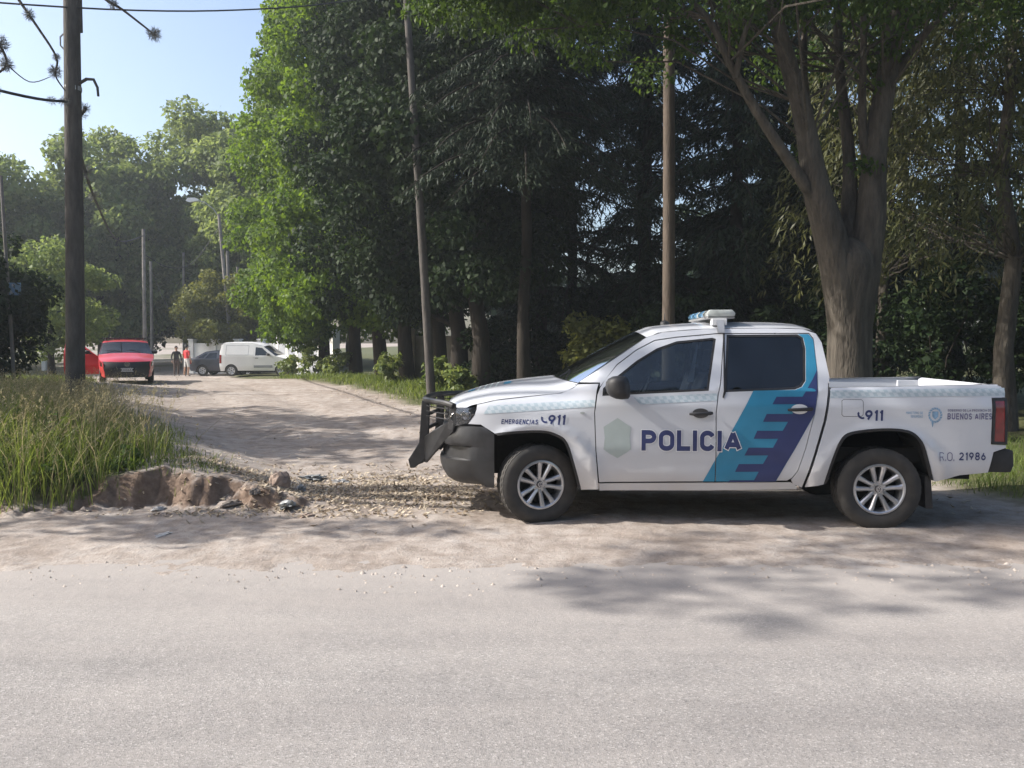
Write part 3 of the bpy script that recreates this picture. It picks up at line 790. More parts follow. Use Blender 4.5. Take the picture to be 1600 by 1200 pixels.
# ---- trees at the far end and on the left of the street
r5 = np.random.default_rng(41)
BG = 'broadleaf trees at the far end of the street'
for (x, y, h, r, lo, nc, lb, mt) in [
        (-36.5, 52.0, 16.5, 6.5, 3.0, 130, 'big pale green tree at the far left behind the near pole', 'leaf_far'),
        (-29.5, 58.0, 17.0, 5.8, 2.5, 120, 'rounded pale tree in the middle of the far tree line', 'leaf_far'),
        (-23.0, 60.0, 19.0, 5.5, 2.5, 120, 'tall green tree above the street end', 'leaf_far'),
        (-17.0, 57.0, 18.5, 5.0, 2.5, 110, 'green tree behind the shrubby yellow-green tree', 'leaf_far'),
        (-27.0, 72.0, 15.0, 6.0, 1.0, 90, 'shaded dark tree closing the far street end', 'leaf_dark'),
        (-34.0, 70.0, 13.0, 6.0, 1.0, 90, 'shaded dark tree farthest left beyond the red car', 'leaf_dark'),
        (-12.0, 60.0, 17.0, 5.5, 2.0, 90, 'green tree far behind the white wall', 'leaf_far'),
        (-43.0, 60.0, 17.0, 6.0, 2.0, 90, 'green tree cut off by the left picture edge', 'leaf_far')]:
    broad_tree('broadleaf_tree', lb, (x, y), h, r, lo, M[mt], M['bark_dark'], r5, clumps=nc, clump_r=(.9, 1.9), per_m2=15, leaf=.36, trunk_r=.3, group=BG, droop=.35, limbs=6, inner=.35)
broad_tree('shrubby_tree', 'low yellow-green shrubby tree behind the parked van and people', (-17.6, 50.5), 6.4, 3.3, .8, M['leaf_yellow'], M['bark_dark'], r5, clumps=75, clump_r=(.5, 1.0), per_m2=40, leaf=.20, trunk_r=.14, droop=.3, limbs=5, cat='tree')
broad_tree('shrubby_tree', 'brownish shrubby tree right of the yellow-green one behind the poles', (-14.3, 52.5), 7.2, 2.3, 1.0, M['leaf_narrow'], M['bark_dark'], r5, clumps=45, clump_r=(.5, .9), per_m2=36, leaf=.20, trunk_r=.14, droop=.3, limbs=5, cat='tree')
# dark trees on the left verge
broad_tree('roadside_tree', 'dense dark tree on the left verge behind the near pole', (-15.5, 22.6), 4.6, 2.2, .4, M['leaf_dark'], M['bark_dark'], r5, clumps=85, clump_r=(.45, .9), per_m2=55, leaf=.15, trunk_r=.16, droop=.4, limbs=5, cat='tree')
broad_tree('roadside_tree', 'dark tree reaching out of the left picture edge', (-17.0, 20.6), 5.0, 2.4, .4, M['leaf_dark'], M['bark_dark'], r5, clumps=85, clump_r=(.45, .9), per_m2=50, leaf=.16, trunk_r=.16, droop=.4, limbs=4, cat='tree')
broad_tree('roadside_tree', 'light green tree right of the near pole on the left verge', (-20.6, 36.0), 6.4, 2.6, 1.0, M['leaf_far'], M['bark_dark'], r5, clumps=60, clump_r=(.45, .9), per_m2=40, leaf=.18, trunk_r=.15, droop=.4, limbs=4, cat='tree')
# trees outside the left edge whose shade lies across the street; one reaches into the picture with bare branches
broad_tree('verge_tree', 'leafy tree on the left verge shading the dirt street', (-16.6, 14.9), 10.5, 3.4, 3.5, M['leaf_linden'], M['bark_grey'], r5, clumps=70, clump_r=(.5, 1.1), per_m2=22, leaf=.22, trunk_r=.24, droop=.4, limbs=8)
broad_tree('verge_tree', 'leafy tree left of the bank shading the near end of the street', (-15.2, 11.6), 9.0, 2.0, 3.5, M['leaf_linden'], M['bark_grey'], r5, clumps=40, clump_r=(.5, 1.0), per_m2=20, leaf=.22, trunk_r=.2, droop=.4, limbs=8)

# unseen trees added behind the viewer to block sky light; also fill glass reflections
for i, (x, y, h, r, lb) in enumerate([(-12, -12.5, 16, 4.8, 'added unseen leafy tree blocking sky light, leftmost behind the viewer'), (-4, -13, 17, 5.0, 'added unseen leafy tree blocking sky light, left of the viewer'), (4.5, -12.5, 16.5, 5.0, 'added unseen leafy tree blocking sky light, right of the viewer'), (13, -13, 17, 5.0, 'added unseen leafy tree blocking sky light, rightmost behind the viewer')]):
    broad_tree('roadside_tree', lb, (x, y), h, r, 1.2, M['leaf_dark'], M['bark_dark'], r5, clumps=110, clump_r=(.9, 1.7), per_m2=12, leaf=.4, trunk_r=.26, group='unseen trees added to block sky light', limbs=3, column=True)

# ---- far wood that closes the view
def far_wood():
    rng = np.random.default_rng(77)
    n = 420
    ang = rng.uniform(-.62, .70, n)
    D = rng.uniform(58, 90, n)
    C = np.stack([D * np.tan(ang), D, rng.uniform(.5, 1.0, n) * np.where(np.abs(ang - .1) < .11, 6.0, 11.5)], 1)
    V, F = crown_leaves(C, rng.uniform(1.4, 2.8, n), 7, .5, rng, droop=.3, inner=.3)
    tag(link('far_wood', np_mesh('far_wood', V, F), M['leaf_dark']), 'dark distant wood closing the view behind the trees', 'wood', kind='stuff')
far_wood()

# ---- grass
def blades(P, Hh, Wd, rng, bend=.5, lean=None):
    n = len(P)
    a = rng.uniform(0, 2 * math.pi, n)
    side = np.stack([np.cos(a), np.sin(a), np.zeros(n)], 1)
    b = rng.uniform(0, 2 * math.pi, n)
    dr = np.stack([np.cos(b), np.sin(b), np.zeros(n)], 1) * (bend * rng.random(n))[:, None]
    if lean is not None: dr = dr + np.array(lean)
    V = []
    for t, w in ((0, 1.0), (.5, .8), (.85, .45), (1.0, .08)):
        c = P + np.array([0, 0, 1]) * (Hh * t * (1 - .18 * t))[:, None] + dr * (Hh * t ** 2)[:, None]
        V += [c - side * (Wd * w * .5)[:, None], c + side * (Wd * w * .5)[:, None]]
    V = np.stack(V, 1).reshape(-1, 3)
    o = (np.arange(n) * 8)[:, None]
    F = np.concatenate([o + np.array([2*i, 2*i+1, 2*i+3, 2*i+2]) for i in range(3)], 0)
    return V, F
M['grass'] = leaf_mat('green_grass', (.055, .092, .022), (.195, .245, .068), .45, .5, .3, scale=1.2)
M['grass_dry'] = leaf_mat('dry_grass', (.19, .17, .085), (.42, .38, .23), .35, .6, .2, scale=2)
r6 = np.random.default_rng(51)
def scatter(n, x0, x1, y0, y1, dens):
    x = r6.uniform(x0, x1, n); y = r6.uniform(y0, y1, n)
    k = r6.random(n) < dens(x, y)
    x, y = x[k], y[k]
    return np.stack([x, y, hgt(x, y) - .01], 1)
lvm = lambda x, y: nss(.0, 1.0, (left_edge(y) - x) * .87 + .55 + (fbm(x * 1.2, y * 1.2, 61) - .5) * 1.6) * nss(.02, .25, y - scarp_y(x))
# tall grass on the left bank
tallm = lambda x, y: nss(.2, 1.5, (left_edge(y) - x) * .87 + .35 + (fbm(x * .9, y * .9, 62) - .5) * 1.3) * nss(.0, .2, y - scarp_y(x) - .25 * nss(-4.4, -3.9, x)) * (.5 + .5 * nss(.35, .6, fbm(x * 1.1, y * 1.1, 63)))
P = scatter(92000, -11.5, -3.0, 7.5, 16.5, lambda x, y: tallm(x, y) * np.clip(1.25 - (y - 8) / 12, .3, 1))
Hh = (.30 + .55 * r6.random(len(P)) ** 1.4) * (.65 + .6 * fbm(P[:, 0] * .8, P[:, 1] * .8, 64)) * (.6 + .5 * nss(.3, 2.0, (left_edge(P[:, 1]) - P[:, 0])))
V, F = blades(P, Hh, .007 + .007 * r6.random(len(P)), r6, .75, (.10, -.10, 0))
tag(link('tall_grass', np_mesh('tall_grass', V, F), M['grass']), 'tall green grass growing on the left bank', 'grass', kind='stuff')
# dry stalks with seed heads
P = scatter(15000, -11, -3.4, 7.8, 15.5, lambda x, y: tallm(x, y) * .8)
Hh = .55 + .5 * r6.random(len(P))
V, F = blades(P, Hh, .005 + .003 * r6.random(len(P)), r6, .7, (.16, -.05, 0))
tipc = V.reshape(-1, 8, 3)[:, 6:8].mean(1)
m = 7
pc = np.repeat(tipc, m, 0) + r6.normal(size=(len(tipc) * m, 3)) * np.array([.012, .012, .035]) - np.array([0, 0, .02])
V2, F2 = leaf_quads(pc, r6.normal(size=pc.shape) * .5 + np.array([.3, 0, .8]), r6.normal(size=pc.shape), np.full(len(pc), .035), np.full(len(pc), .008))
V = np.concatenate([V, V2]); F = np.concatenate([F, F2 + len(V) - len(V2)])
tag(link('seeding_grass', np_mesh('seeding_grass', V, F), M['grass_dry']), 'dry seeding grass stalks among the tall grass of the left bank', 'grass', kind='stuff')
# low grass: left bank fringe, right verge, right of the pickup
P = np.concatenate([
    scatter(26000, -9, -2.2, 8.1, 15, lambda x, y: lvm(x, y) * .8 * nss(.35, .55, fbm(x * 2, y * 2, 66) + .08)),
    scatter(30000, -24, -7, 15, 40, lambda x, y: nss(-.1, .8, (left_edge(y) - x)) * .9),
    scatter(60000, -12, 4.5, 12.5, 36, lambda x, y: nss(.0, .8, x - right_edge(y)) * nss(4.5, 1.5, x - right_edge(y)) * np.clip(1.3 - (y - 12) / 40, .4, 1)),
    scatter(26000, 3.6, 11, 7.8, 13, lambda x, y: nss(.0, .7, x - right_edge(y)) * (.35 + .65 * nss(.4, .55, fbm(x * 1.5, y * 1.5, 67))))])
Hh = (.05 + .13 * r6.random(len(P)) ** 1.3) * (.6 + .9 * fbm(P[:, 0] * .9, P[:, 1] * .9, 68)) * np.where(P[:, 1] > 15, 1.5, 1.0)
V, F = blades(P, Hh, np.where(P[:, 1] > 15, .020, .008) * (.7 + .6 * r6.random(len(P))), r6, .9)
tag(link('verge_grass', np_mesh('verge_grass', V, F), M['grass']), 'short rough grass on the verges', 'grass', kind='stuff')
# leaf litter
M['litter'] = leaf_mat('fallen_leaf', (.22, .165, .11), (.60, .52, .40), .15, .7, .2, scale=3)
def lit_d(x, y):
    core = np.exp(-(((x + 1.55) / 1.1) ** 2 + ((y - 9.0) / .85) ** 2))
    return np.clip(core * 1.2 + .10 * nss(.4, .7, fbm(x, y, 71)) + .5 * np.exp(-((x - left_edge(y) - .2) / .7) ** 2) * nss(.45, .6, fbm(x * 1.3, y * 1.3, 72)) + .35 * np.exp(-((x - right_edge(y) + .4) / .6) ** 2), 0, 1)
P = np.concatenate([scatter(16000, -4.2, .8, 7.6, 11, lit_d), scatter(20000, -9, 5, 7.0, 24, lambda x, y: lit_d(x, y) * .7 * ((x > left_edge(y) - .6) & (x < right_edge(y) + 1)))])
n = len(P)
P[:, 2] += .018
V, F = leaf_quads(P, unit(r6.normal(size=(n, 3)) * np.array([1, 1, .25])), unit(r6.normal(size=(n, 3)) * .45 + np.array([0, 0, 1])), .035 + .05 * r6.random(n), .012 + .022 * r6.random(n), fold=-.3)
tag(link('leaf_litter', np_mesh('leaf_litter', V, F), M['litter']), 'dry fallen leaves strewn over the dirt', 'leaf litter', kind='stuff')
# pebbles and clods
def pebbles():
    rng = r6
    P = np.concatenate([scatter(5200, -6.5, 6.5, 4.6, 6.4, lambda x, y: .9 * np.exp(-((y - 5.75) / .33) ** 2) * (.3 + fbm(x * 2, y * 3, 81))), scatter(1500, -6, 6, 5.5, 8.2, lambda x, y: .45 + 0 * x), scatter(2200, -9, 4, 8, 22, lambda x, y: .55 * ((x > left_edge(y) - .4) & (x < right_edge(y) + .4)))])
    n = len(P); s = .005 + .018 * rng.random(n) ** 3; P[:, 2] = np.maximum(P[:, 2], np.where(P[:, 1] < 6.3, .004, -9) + .0)
    base = np.array([(1, 0, -.2), (0, 1, -.2), (-1, 0, -.2), (0, -1, -.2), (.1, .1, .7)])
    V = P[:, None, :] + (base[None] * (1 + .35 * rng.normal(size=(n, 5, 3)))) * s[:, None, None]
    F = np.array([(0, 1, 4), (1, 2, 4), (2, 3, 4), (3, 0, 4)])[None] + (np.arange(n) * 5)[:, None, None]
    tag(link('pebbles', np_mesh('pebbles', V.reshape(-1, 3), F.reshape(-1, 3)), pmat('pebble_stone', (.36, .31, .27), .9, var=.5, scale=9)), 'small pebbles and clods strewn over the dirt', 'pebbles', kind='stuff')
pebbles()

# ================================================================== the police pickup
# local axes: x along the vehicle (front wheel at 0, rear wheel at 3.1), y away from the kerb side, z up
def body_w(u, z):
    w = .902 + .043 * ss(.30, .64, z) - .03 * ss(1.10, 1.26, z)
    w -= .016 * math.exp(-((z - .60) / .085) ** 2) * ss(.45, .75, u) * ss(2.55, 2.2, u)      # hollow along the doors
    d = z - 1.24
    if d > 0: w -= .40 * d * ss(0, .06, d)
    if z > 1.03 and u < .8: w -= .9 * (z - 1.03) ** 1.5 * (1 - ss(.2, .6, u))
    if u < -.25: w -= .42 * (-.25 - u) ** 2.5
    if u > 3.7: w -= .226 * (u - 3.7) ** 2
    for c in (0., 3.1):
        r = math.hypot(u - c, z - .37); w += .022 * math.exp(-((r - .56) / .055) ** 2)
    return w

def inset_poly(p, d):
    n = len(p); out = []
    area = sum(p[i][0] * p[(i+1) % n][1] - p[(i+1) % n][0] * p[i][1] for i in range(n))
    s = 1 if area > 0 else -1
    for i in range(n):
        a, b, c = Vector(p[i-1]), Vector(p[i]), Vector(p[(i+1) % n])
        d1 = (b - a).normalized(); d2 = (c - b).normalized()
        n1 = Vector((-d1.y, d1.x)) * s; n2 = Vector((-d2.y, d2.x)) * s
        k = n1 + n2
        den = max(0.35, 1 + n1.dot(n2))
        q = b + k * (d / den)
        out.append((q.x, q.y))
    return out

def grid_cut(bm, su, sz):
    xs = [v.co.x for v in bm.verts]; zs = [v.co.z for v in bm.verts]
    for (lo, hi, st, nrm) in ((min(xs), max(xs), su, (1, 0, 0)), (min(zs), max(zs), sz, (0, 0, 1))):
        k = math.ceil(lo / st + 1e-6)
        while k * st < hi:
            bmesh.ops.bisect_plane(bm, geom=bm.verts[:] + bm.edges[:] + bm.faces[:], dist=1e-5,
                                   plane_co=Vector(nrm) * (k * st + 1e-4), plane_no=Vector(nrm))
            k += 1

def sheet_to_body(name, bm, sg, off, thick, mats, parent, wf=None):
    """bm: flat mesh in (x,z). Bends it onto the body side, gives it thickness and smooth normals."""
    wf = wf or body_w
    bmesh.ops.triangulate(bm, faces=bm.faces)
    bm.verts.index_update()
    co = [(v.co.x, v.co.z) for v in bm.verts]; lift = [v.co.y for v in bm.verts]
    fs = []
    for f in bm.faces:
        a, b, c = [v.index for v in f.verts]
        ar = (co[b][0]-co[a][0]) * (co[c][1]-co[a][1]) - (co[c][0]-co[a][0]) * (co[b][1]-co[a][1])
        if abs(ar) < 1e-9: continue
        fs.append((a, b, c) if (ar > 0) == (sg < 0) else (a, c, b))
    nv = len(co); e = .004
    front = []; nrm = []
    for (u, z), lf_ in zip(co, lift):
        w = wf(u, z) + lf_
        wu = (wf(u + e, z) - wf(u - e, z)) / (2 * e); wz = (wf(u, z + e) - wf(u, z - e)) / (2 * e)
        front.append((u, sg * (w + off), z)); nrm.append(Vector((-wu, sg, -wz)).normalized())
    verts = list(front); faces = list(fs)
    nf = len(faces)
    if thick:
        verts += [(u, sg * (abs(y) - thick), z) for (u, y, z) in front]
        faces += [(a + nv, c + nv, b + nv) for (a, b, c) in fs]
        cnt = {}
        for (a, b, c) in fs:
            for q in ((a, b), (b, c), (c, a)): cnt[q] = cnt.get(q, 0) + 1
        for (a, b) in list(cnt):
            if (b, a) not in cnt: faces.append((b, a, a + nv, b + nv))
    me = bpy.data.meshes.new(name)
    me.from_pydata(verts, [], faces)
    me.polygons.foreach_set('use_smooth', [True] * len(me.polygons))
    ln = []
    for pi, p in enumerate(me.polygons):
        if pi < nf:
            ln += [nrm[me.loops[li].vertex_index] for li in p.loop_indices]
        else:
            ln += [p.normal.copy()] * p.loop_total
    me.normals_split_custom_set([tuple(x) for x in ln])
    return link(name, me, mats, parent)

def panel(name, outer, holes=(), mat=None, parent=None, sg=-1, off=0.0, thick=.025, inset=.004, su=.08, sz=.05, cuts=(), wf=None):
    loops = [inset_poly(outer, inset)] + [inset_poly(h, -inset) for h in holes] if inset else [outer] + list(holes)
    tris = tessellate_polygon([[Vector((x, z, 0)) for x, z in lp] for lp in loops])
    bm = bmesh.new()
    vs = [bm.verts.new((x, 0, z)) for lp in loops for x, z in lp]
    for t in tris:
        try: bm.faces.new([vs[i] for i in t])
        except ValueError: pass
    grid_cut(bm, su, sz)
    for (c0, c1) in cuts: cut_slot(bm, c0, c1)
    return sheet_to_body(name, bm, sg, off, thick, mat, parent, wf)

def cut_slot(bm, c0, c1):
    for c in (c0, c1):
        bmesh.ops.bisect_plane(bm, geom=bm.verts[:] + bm.edges[:] + bm.faces[:], dist=1e-5, plane_co=(c, 0, 0), plane_no=(1, 0, 0))
    kill = [f for f in bm.faces if c0 < f.calc_center_median().x < c1]
    bmesh.ops.delete(bm, geom=kill, context='FACES')

def patch(name, stations, mat, parent, p=2.4, nv=24, per=4, thick=0.0, tmin=-1.0, tmax=1.0):
    """surface across the vehicle; each station is (u_edge, z_edge, u_mid, z_mid, half_width)"""
    st = catmull(stations, per) if per > 1 else stations
    vs = []; fs = []
    for (ue, ze, um, zm, hw) in st:
        for k in range(nv + 1):
            t = tmin + (tmax - tmin) * k / nv
            a = abs(t) ** p
            vs.append((um + (ue - um) * a, hw * t, zm + (ze - zm) * a))
    for i in range(len(st) - 1):
        for k in range(nv):
            a = i * (nv + 1) + k
            fs.append((a, a + nv + 1, a + nv + 2, a + 1))
    bm = bmesh.new(); bv = [bm.verts.new(v) for v in vs]
    for f in fs: bm.faces.new([bv[i] for i in f])
    bm.normal_update()
    if sum(f.normal.z - 0.3 * f.normal.x for f in bm.faces) < 0: bmesh.ops.reverse_faces(bm, faces=bm.faces)
    if thick:
        bmesh.ops.solidify(bm, geom=bm.faces[:], thickness=thick)
    me = bpy.data.meshes.new(name); bm.to_mesh(me); bm.free()
    me.polygons.foreach_set('use_smooth', [True] * len(me.polygons))
    me.set_sharp_from_angle(angle=R(50))
    return link(name, me, mat, parent)

def wheel_meshes(RT, RR, width, spokes=5, twin=True, seg=120, tread=True):
    """tyre, rim, disc, cap meshes around the y axis; the outer face looks along -y"""
    h = width / 2
    prof = [(RR-.012, -h*.72), (RR+.006, -h*.80), (RR+.03, -h*.93), ((RT+RR)/2, -h*1.02), (RT-.05, -h*1.0), (RT-.022, -h*.93), (RT-.006, -h*.82)]
    for y0, y1 in ((-.82, -.50), (-.42, -.06), (.06, .42), (.50, .82)):
        prof += [(RT-.010 if tread else RT, h*y0), (RT, h*(y0+.02)), (RT, h*(y1-.02)), (RT-.010 if tread else RT, h*y1)]
    prof += [(RT-.006, h*.82), (RT-.022, h*.93), (RT-.05, h*1.0), ((RT+RR)/2, h*1.02), (RR+.03, h*.93), (RR-.012, h*.72)]
    vs = []; fs = []
    for (r, y) in prof:
        for k in range(seg):
            q = 2 * math.pi * k / seg
            rr = r
            if tread and r > RT - .03 and k % 3 == (0 if abs(y) > h * .45 else 1): rr = r - .004
            vs.append((rr * math.cos(q), y, rr * math.sin(q)))
    for i in range(len(prof) - 1):
        for k in range(seg):
            fs.append((i*seg+k, i*seg+(k+1) % seg, (i+1)*seg+(k+1) % seg, (i+1)*seg+k))
    tyre = MB().add(vs, fs).mesh('tyre', smooth=True, angle=28)
    b = MB()
    b.lathe_y([(RR+.012, -h*.80), (RR+.008, -h*.90), (RR-.006, -h*.92), (RR-.016, -h*.86), (RR-.022, -h*.6), (RR-.03, h*.1), (RR-.03, h*.6)], 64)
    for k in range(spokes):
        q0 = math.pi / 2 + 2 * math.pi * k / spokes + .10
        for d in ((-1, 1) if twin else (0,)):
            q = q0
            c, s = math.cos(q), math.sin(q)
            pts = []
            for (r, o, wd, yf) in ((.045, .021, .017, -h*.66), (.10, .029, .019, -h*.76), (RR-.05, .048, .022, -h*.86), (RR-.012, .053, .027, -h*.88)):
                o *= d * RR / .225; wd *= RR / .225 * (1 if twin else 2.4)
                for (e, yy) in ((-1, yf+.012), (-.45, yf), (.45, yf), (1, yf+.012), (1, yf+.05), (-1, yf+.05)):
                    t = o + e * wd
                    pts.append((r*c - t*s, yy, r*s + t*c))
            f2 = []
            for i in range(3):
                for j in range(6): f2.append((i*6+j, i*6+(j+1) % 6, (i+1)*6+(j+1) % 6, (i+1)*6+j))
            f2 += [(0, 5, 4, 3, 2, 1), (18, 19, 20, 21, 22, 23)]
            b.add(pts, f2)
    b.lathe_y([(.001, -h*.62), (.070, -h*.62), (.074, -h*.5), (.074, -h*.2)], 32)
    rim = b.mesh('rim', smooth=True, angle=30)
    d = MB(); d.lathe_y([(.001, -h*.10), (RR*.72, -h*.10), (RR*.72, h*.10), (RR-.03, h*.12), (RR-.03, h*.55), (.001, h*.55)], 40)
    disc = d.mesh('wheel', smooth=True)
    c = MB(); c.lathe_y([(.001, -h*.80), (.024, -h*.80), (.030, -h*.77), (.033, -h*.62)], 24)
    cap = c.mesh('hub_cap', smooth=True)
    n = MB(); n.lathe_y([(.001, -.012), (.008, -.012), (.010, -.004), (.010, .02)], 6)
    nut = n.mesh('wheel_nut')
    return dict(tyre=tyre, rim=rim, disc=disc, cap=cap, nut=nut, h=h)

def roundel(name, r, y, parent, mat_ring, mat_in, loc=(0, 0, 0), rot=None):
    """ring with a V over a W, facing -y"""
    b = MB(); b.lathe_y([(r*.84, y), (r*.84, y-.004), (r, y-.004), (r, y)], 28)
    def stroke(x0, z0, x1, z1, w=.10):
        d = Vector((x1-x0, z1-z0)).normalized(); nn = Vector((-d.y, d.x)) * w * r / 2
        q = [(x0*r+nn.x, z0*r+nn.y), (x1*r+nn.x, z1*r+nn.y), (x1*r-nn.x, z1*r-nn.y), (x0*r-nn.x, z0*r-nn.y)]
        b.prism_y(q, y, y-.0035)
    for a in ((-.36, .78, 0, .10), (.36, .78, 0, .10), (-.74, .45, -.36, -.72), (-.36, -.72, 0, -.04), (0, -.04, .36, -.72), (.36, -.72, .74, .45)):
        stroke(*a, w=.16)
    o = b.build(name, mat_ring, parent)
    o.location = loc
    if rot: o.rotation_euler = rot
    return o

def place_wheel(W, parent, loc, out, steer=0.0, spin=0.0, alloy=None, badge=True):
    """out=-1: outer face towards -y; out=+1: towards +y"""
    w = link('wheel', W['disc'], M['void'], parent)
    w.location = loc
    w.rotation_euler = (0, 0, (0 if out < 0 else math.pi) + steer)
    link('tyre', W['tyre'], M['rubber'], w)
    rm = link('rim', W['rim'], alloy or M['alloy'], w); rm.rotation_euler = (0, spin, 0)
    link('hub_cap', W['cap'], M['grey_plastic'], w)
    if badge: roundel('emblem', .026, -W['h']*.80, w, M['chrome'], M['black'])
    for k in range(5):
        q = 2 * math.pi * (k + .5) / 5 - spin + .10 + math.pi / 2
        nt = link('wheel_nut', W['nut'], M['steel'], w)
        nt.location = (.055 * math.cos(q), -W['h']*.62, .055 * math.sin(q))
    return w

def glyph_paths():
    """single-line letters on a cell 1 high; every path is a list of (x, y), width given first"""
    def arc(cx, cy, rx, ry, a0, a1, n=8): return [(cx + rx * math.cos(R(a0 + (a1 - a0) * k / n)), cy + ry * math.sin(R(a0 + (a1 - a0) * k / n))) for k in range(n + 1)]
    def ring(x0, x1, y0, y1, r):
        return arc(x1-r, y1-r, r, r, 0, 90) + arc(x0+r, y1-r, r, r, 90, 180) + arc(x0+r, y0+r, r, r, 180, 270) + arc(x1-r, y0+r, r, r, 270, 360)
    G = {}
    G['O'] = (.62, [ring(0, .62, 0, 1, .29) + ['c']]); G['0'] = G['O']
    G['I'] = (.0, [[(0, 0), (0, 1)]])
    G['L'] = (.50, [[(0, 1), (0, 0), (.50, 0)]])
    G['P'] = (.58, [[(0, 0), (0, 1)] + [(.32, 1)] + arc(.32, .73, .26, .27, 90, -90) + [(0, .46)]])
    G['R'] = (.58, [[(0, 0), (0, 1), (.32, 1)] + arc(.32, .73, .26, .27, 90, -90) + [(0, .46)], [(.30, .46), (.58, 0)]])
    G['C'] = (.60, [arc(.31, .71, .29, .29, 15, 180) + arc(.31, .29, .29, .29, 180, 345)])
    G['A'] = (.70, [[(0, 0), (.35, 1), (.70, 0)], [(.13, .27), (.57, .27)]])
    G['E'] = (.48, [[(.48, 1), (0, 1), (0, 0), (.48, 0)], [(0, .52), (.42, .52)]])
    G['M'] = (.72, [[(0, 0), (0, 1), (.36, .35), (.72, 1), (.72, 0)]])
    G['N'] = (.58, [[(0, 0), (0, 1), (.58, 0), (.58, 1)]])
    G['U'] = (.58, [[(0, 1), (0, .28)] + arc(.29, .29, .29, .29, 180, 360) + [(.58, 1)]])
    G['B'] = (.56, [[(0, 0), (0, 1), (.30, 1)] + arc(.30, .76, .24, .24, 90, -90) + [(0, .52)], [(.30, .52)] + arc(.28, .26, .28, .26, 90, -90) + [(0, 0)]])
    G['D'] = (.60, [[(0, 0), (0, 1), (.28, 1)] + arc(.28, .68, .32, .32, 90, 0) + arc(.28, .32, .32, .32, 0, -90) + ['c']])
    G['G'] = (.60, [arc(.31, .71, .29, .29, 20, 180) + arc(.31, .29, .29, .29, 180, 360) + [(.60, .48), (.34, .48)]])
    G['S'] = (.54, [arc(.27, .75, .26, .25, 25, 240, 10) + arc(.27, .25, .27, .26, 70, -155, 10)])
    G['T'] = (.56, [[(0, 1), (.56, 1)], [(.28, 1), (.28, 0)]])
    G['V'] = (.62, [[(0, 1), (.31, 0), (.62, 1)]])
    G['1'] = (.20, [[(0, .80), (.20, 1), (.20, 0)]])
    G['2'] = (.56, [arc(.28, .73, .28, .27, 170, -35) + [(0, 0), (.56, 0)]])
    G['6'] = (.58, [[(.36, 1)] + [(.06, .44)] + arc(.29, .30, .29, .30, 155, 515, 20)])
    G['9'] = (.58, [[(.22, 0)] + [(.52, .56)] + arc(.29, .70, .29, .30, -25, 335, 20)])
    G['8'] = (.58, [ring(.03, .55, .53, 1, .23) + ['c'], ring(0, .58, 0, .53, .26) + ['c']])
    G['.'] = (.02, [[(0, -.02), (0, .10)]])
    return G
GLYPHS = glyph_paths()

def stroke_text(text, u0, z0, width, height, t, mat, parent, sg=-1, off=.0025, shear=0.0, cuts=(), gap=.14, grow=0.0):
    """lettering of even strokes (t = stroke as a share of the height), fitted to width x height"""
    polys = []; x = 0.0
    for ch in text:
        if ch == ' ': x += .45; continue
        w, paths = GLYPHS[ch]
        for p in paths:
            closed = p[-1] == 'c'
            q = [Vector((a + x, b * (1 - t) + t / 2)) for a, b in (p[:-1] if closed else p)]
            q = [q[0]] + [b for a, b in zip(q, q[1:]) if (b - a).length > 1e-4]
            if closed and (q[0] - q[-1]).length < 1e-4: q.pop()
            if closed: polys.append((q, True)); continue
            cur = [q[0]]                                    # break the stroke at sharp corners
            for i in range(1, len(q)):
                cur.append(q[i])
                if i < len(q) - 1 and (q[i] - q[i-1]).normalized().dot((q[i+1] - q[i]).normalized()) < .4:
                    polys.append((cur, False)); cur = [q[i]]
            polys.append((cur, False))
        x += w + t + gap
    tot = x - gap
    sx = width / tot / height
    hw = t / 2 + grow
    bm = bmesh.new()
    for pi_, (q, closed) in enumerate(polys):
        n = len(q); L = []; Rr = []
        for i in range(n):
            if closed: a, c = q[i-1], q[(i+1) % n]
            else: a, c = q[max(0, i-1)], q[min(n-1, i+1)]
            d1 = (q[i] - a).normalized() if (q[i] - a).length > 0 else (c - q[i]).normalized()
            d2 = (c - q[i]).normalized() if (c - q[i]).length > 0 else d1
            n1 = Vector((-d1.y, d1.x)); n2 = Vector((-d2.y, d2.x))
            m = (n1 + n2) / max(.5, 1 + n1.dot(n2))
            ext = Vector((0, 0))
            if not closed and i == 0: ext = -d2 * (t / 2 + grow if abs(d2.x) < .05 or abs(d2.y) < .05 else grow)
            if not closed and i == n - 1: ext = d1 * (t / 2 + grow if abs(d1.x) < .05 or abs(d1.y) < .05 else grow)
            L.append(q[i] + m * hw + ext); Rr.append(q[i] - m * hw + ext)
        vv = [[bm.verts.new((u0 + height * ((p.x + t / 2) * sx + shear * p.y), (pi_ % 4) * .0002, z0 + p.y * height)) for p in (a, b)] for a, b in zip(L, Rr)]
        for i in range(n if closed else n - 1):
            a, b = vv[i], vv[(i+1) % n]
            try: bm.faces.new((a[0], a[1], b[1], b[0]))
            except ValueError: pass
    grid_cut(bm, .08, .05)
    for (c0, c1) in cuts: cut_slot(bm, c0, c1)
    return sheet_to_body('lettering', bm, sg, off, 0, mat, parent)

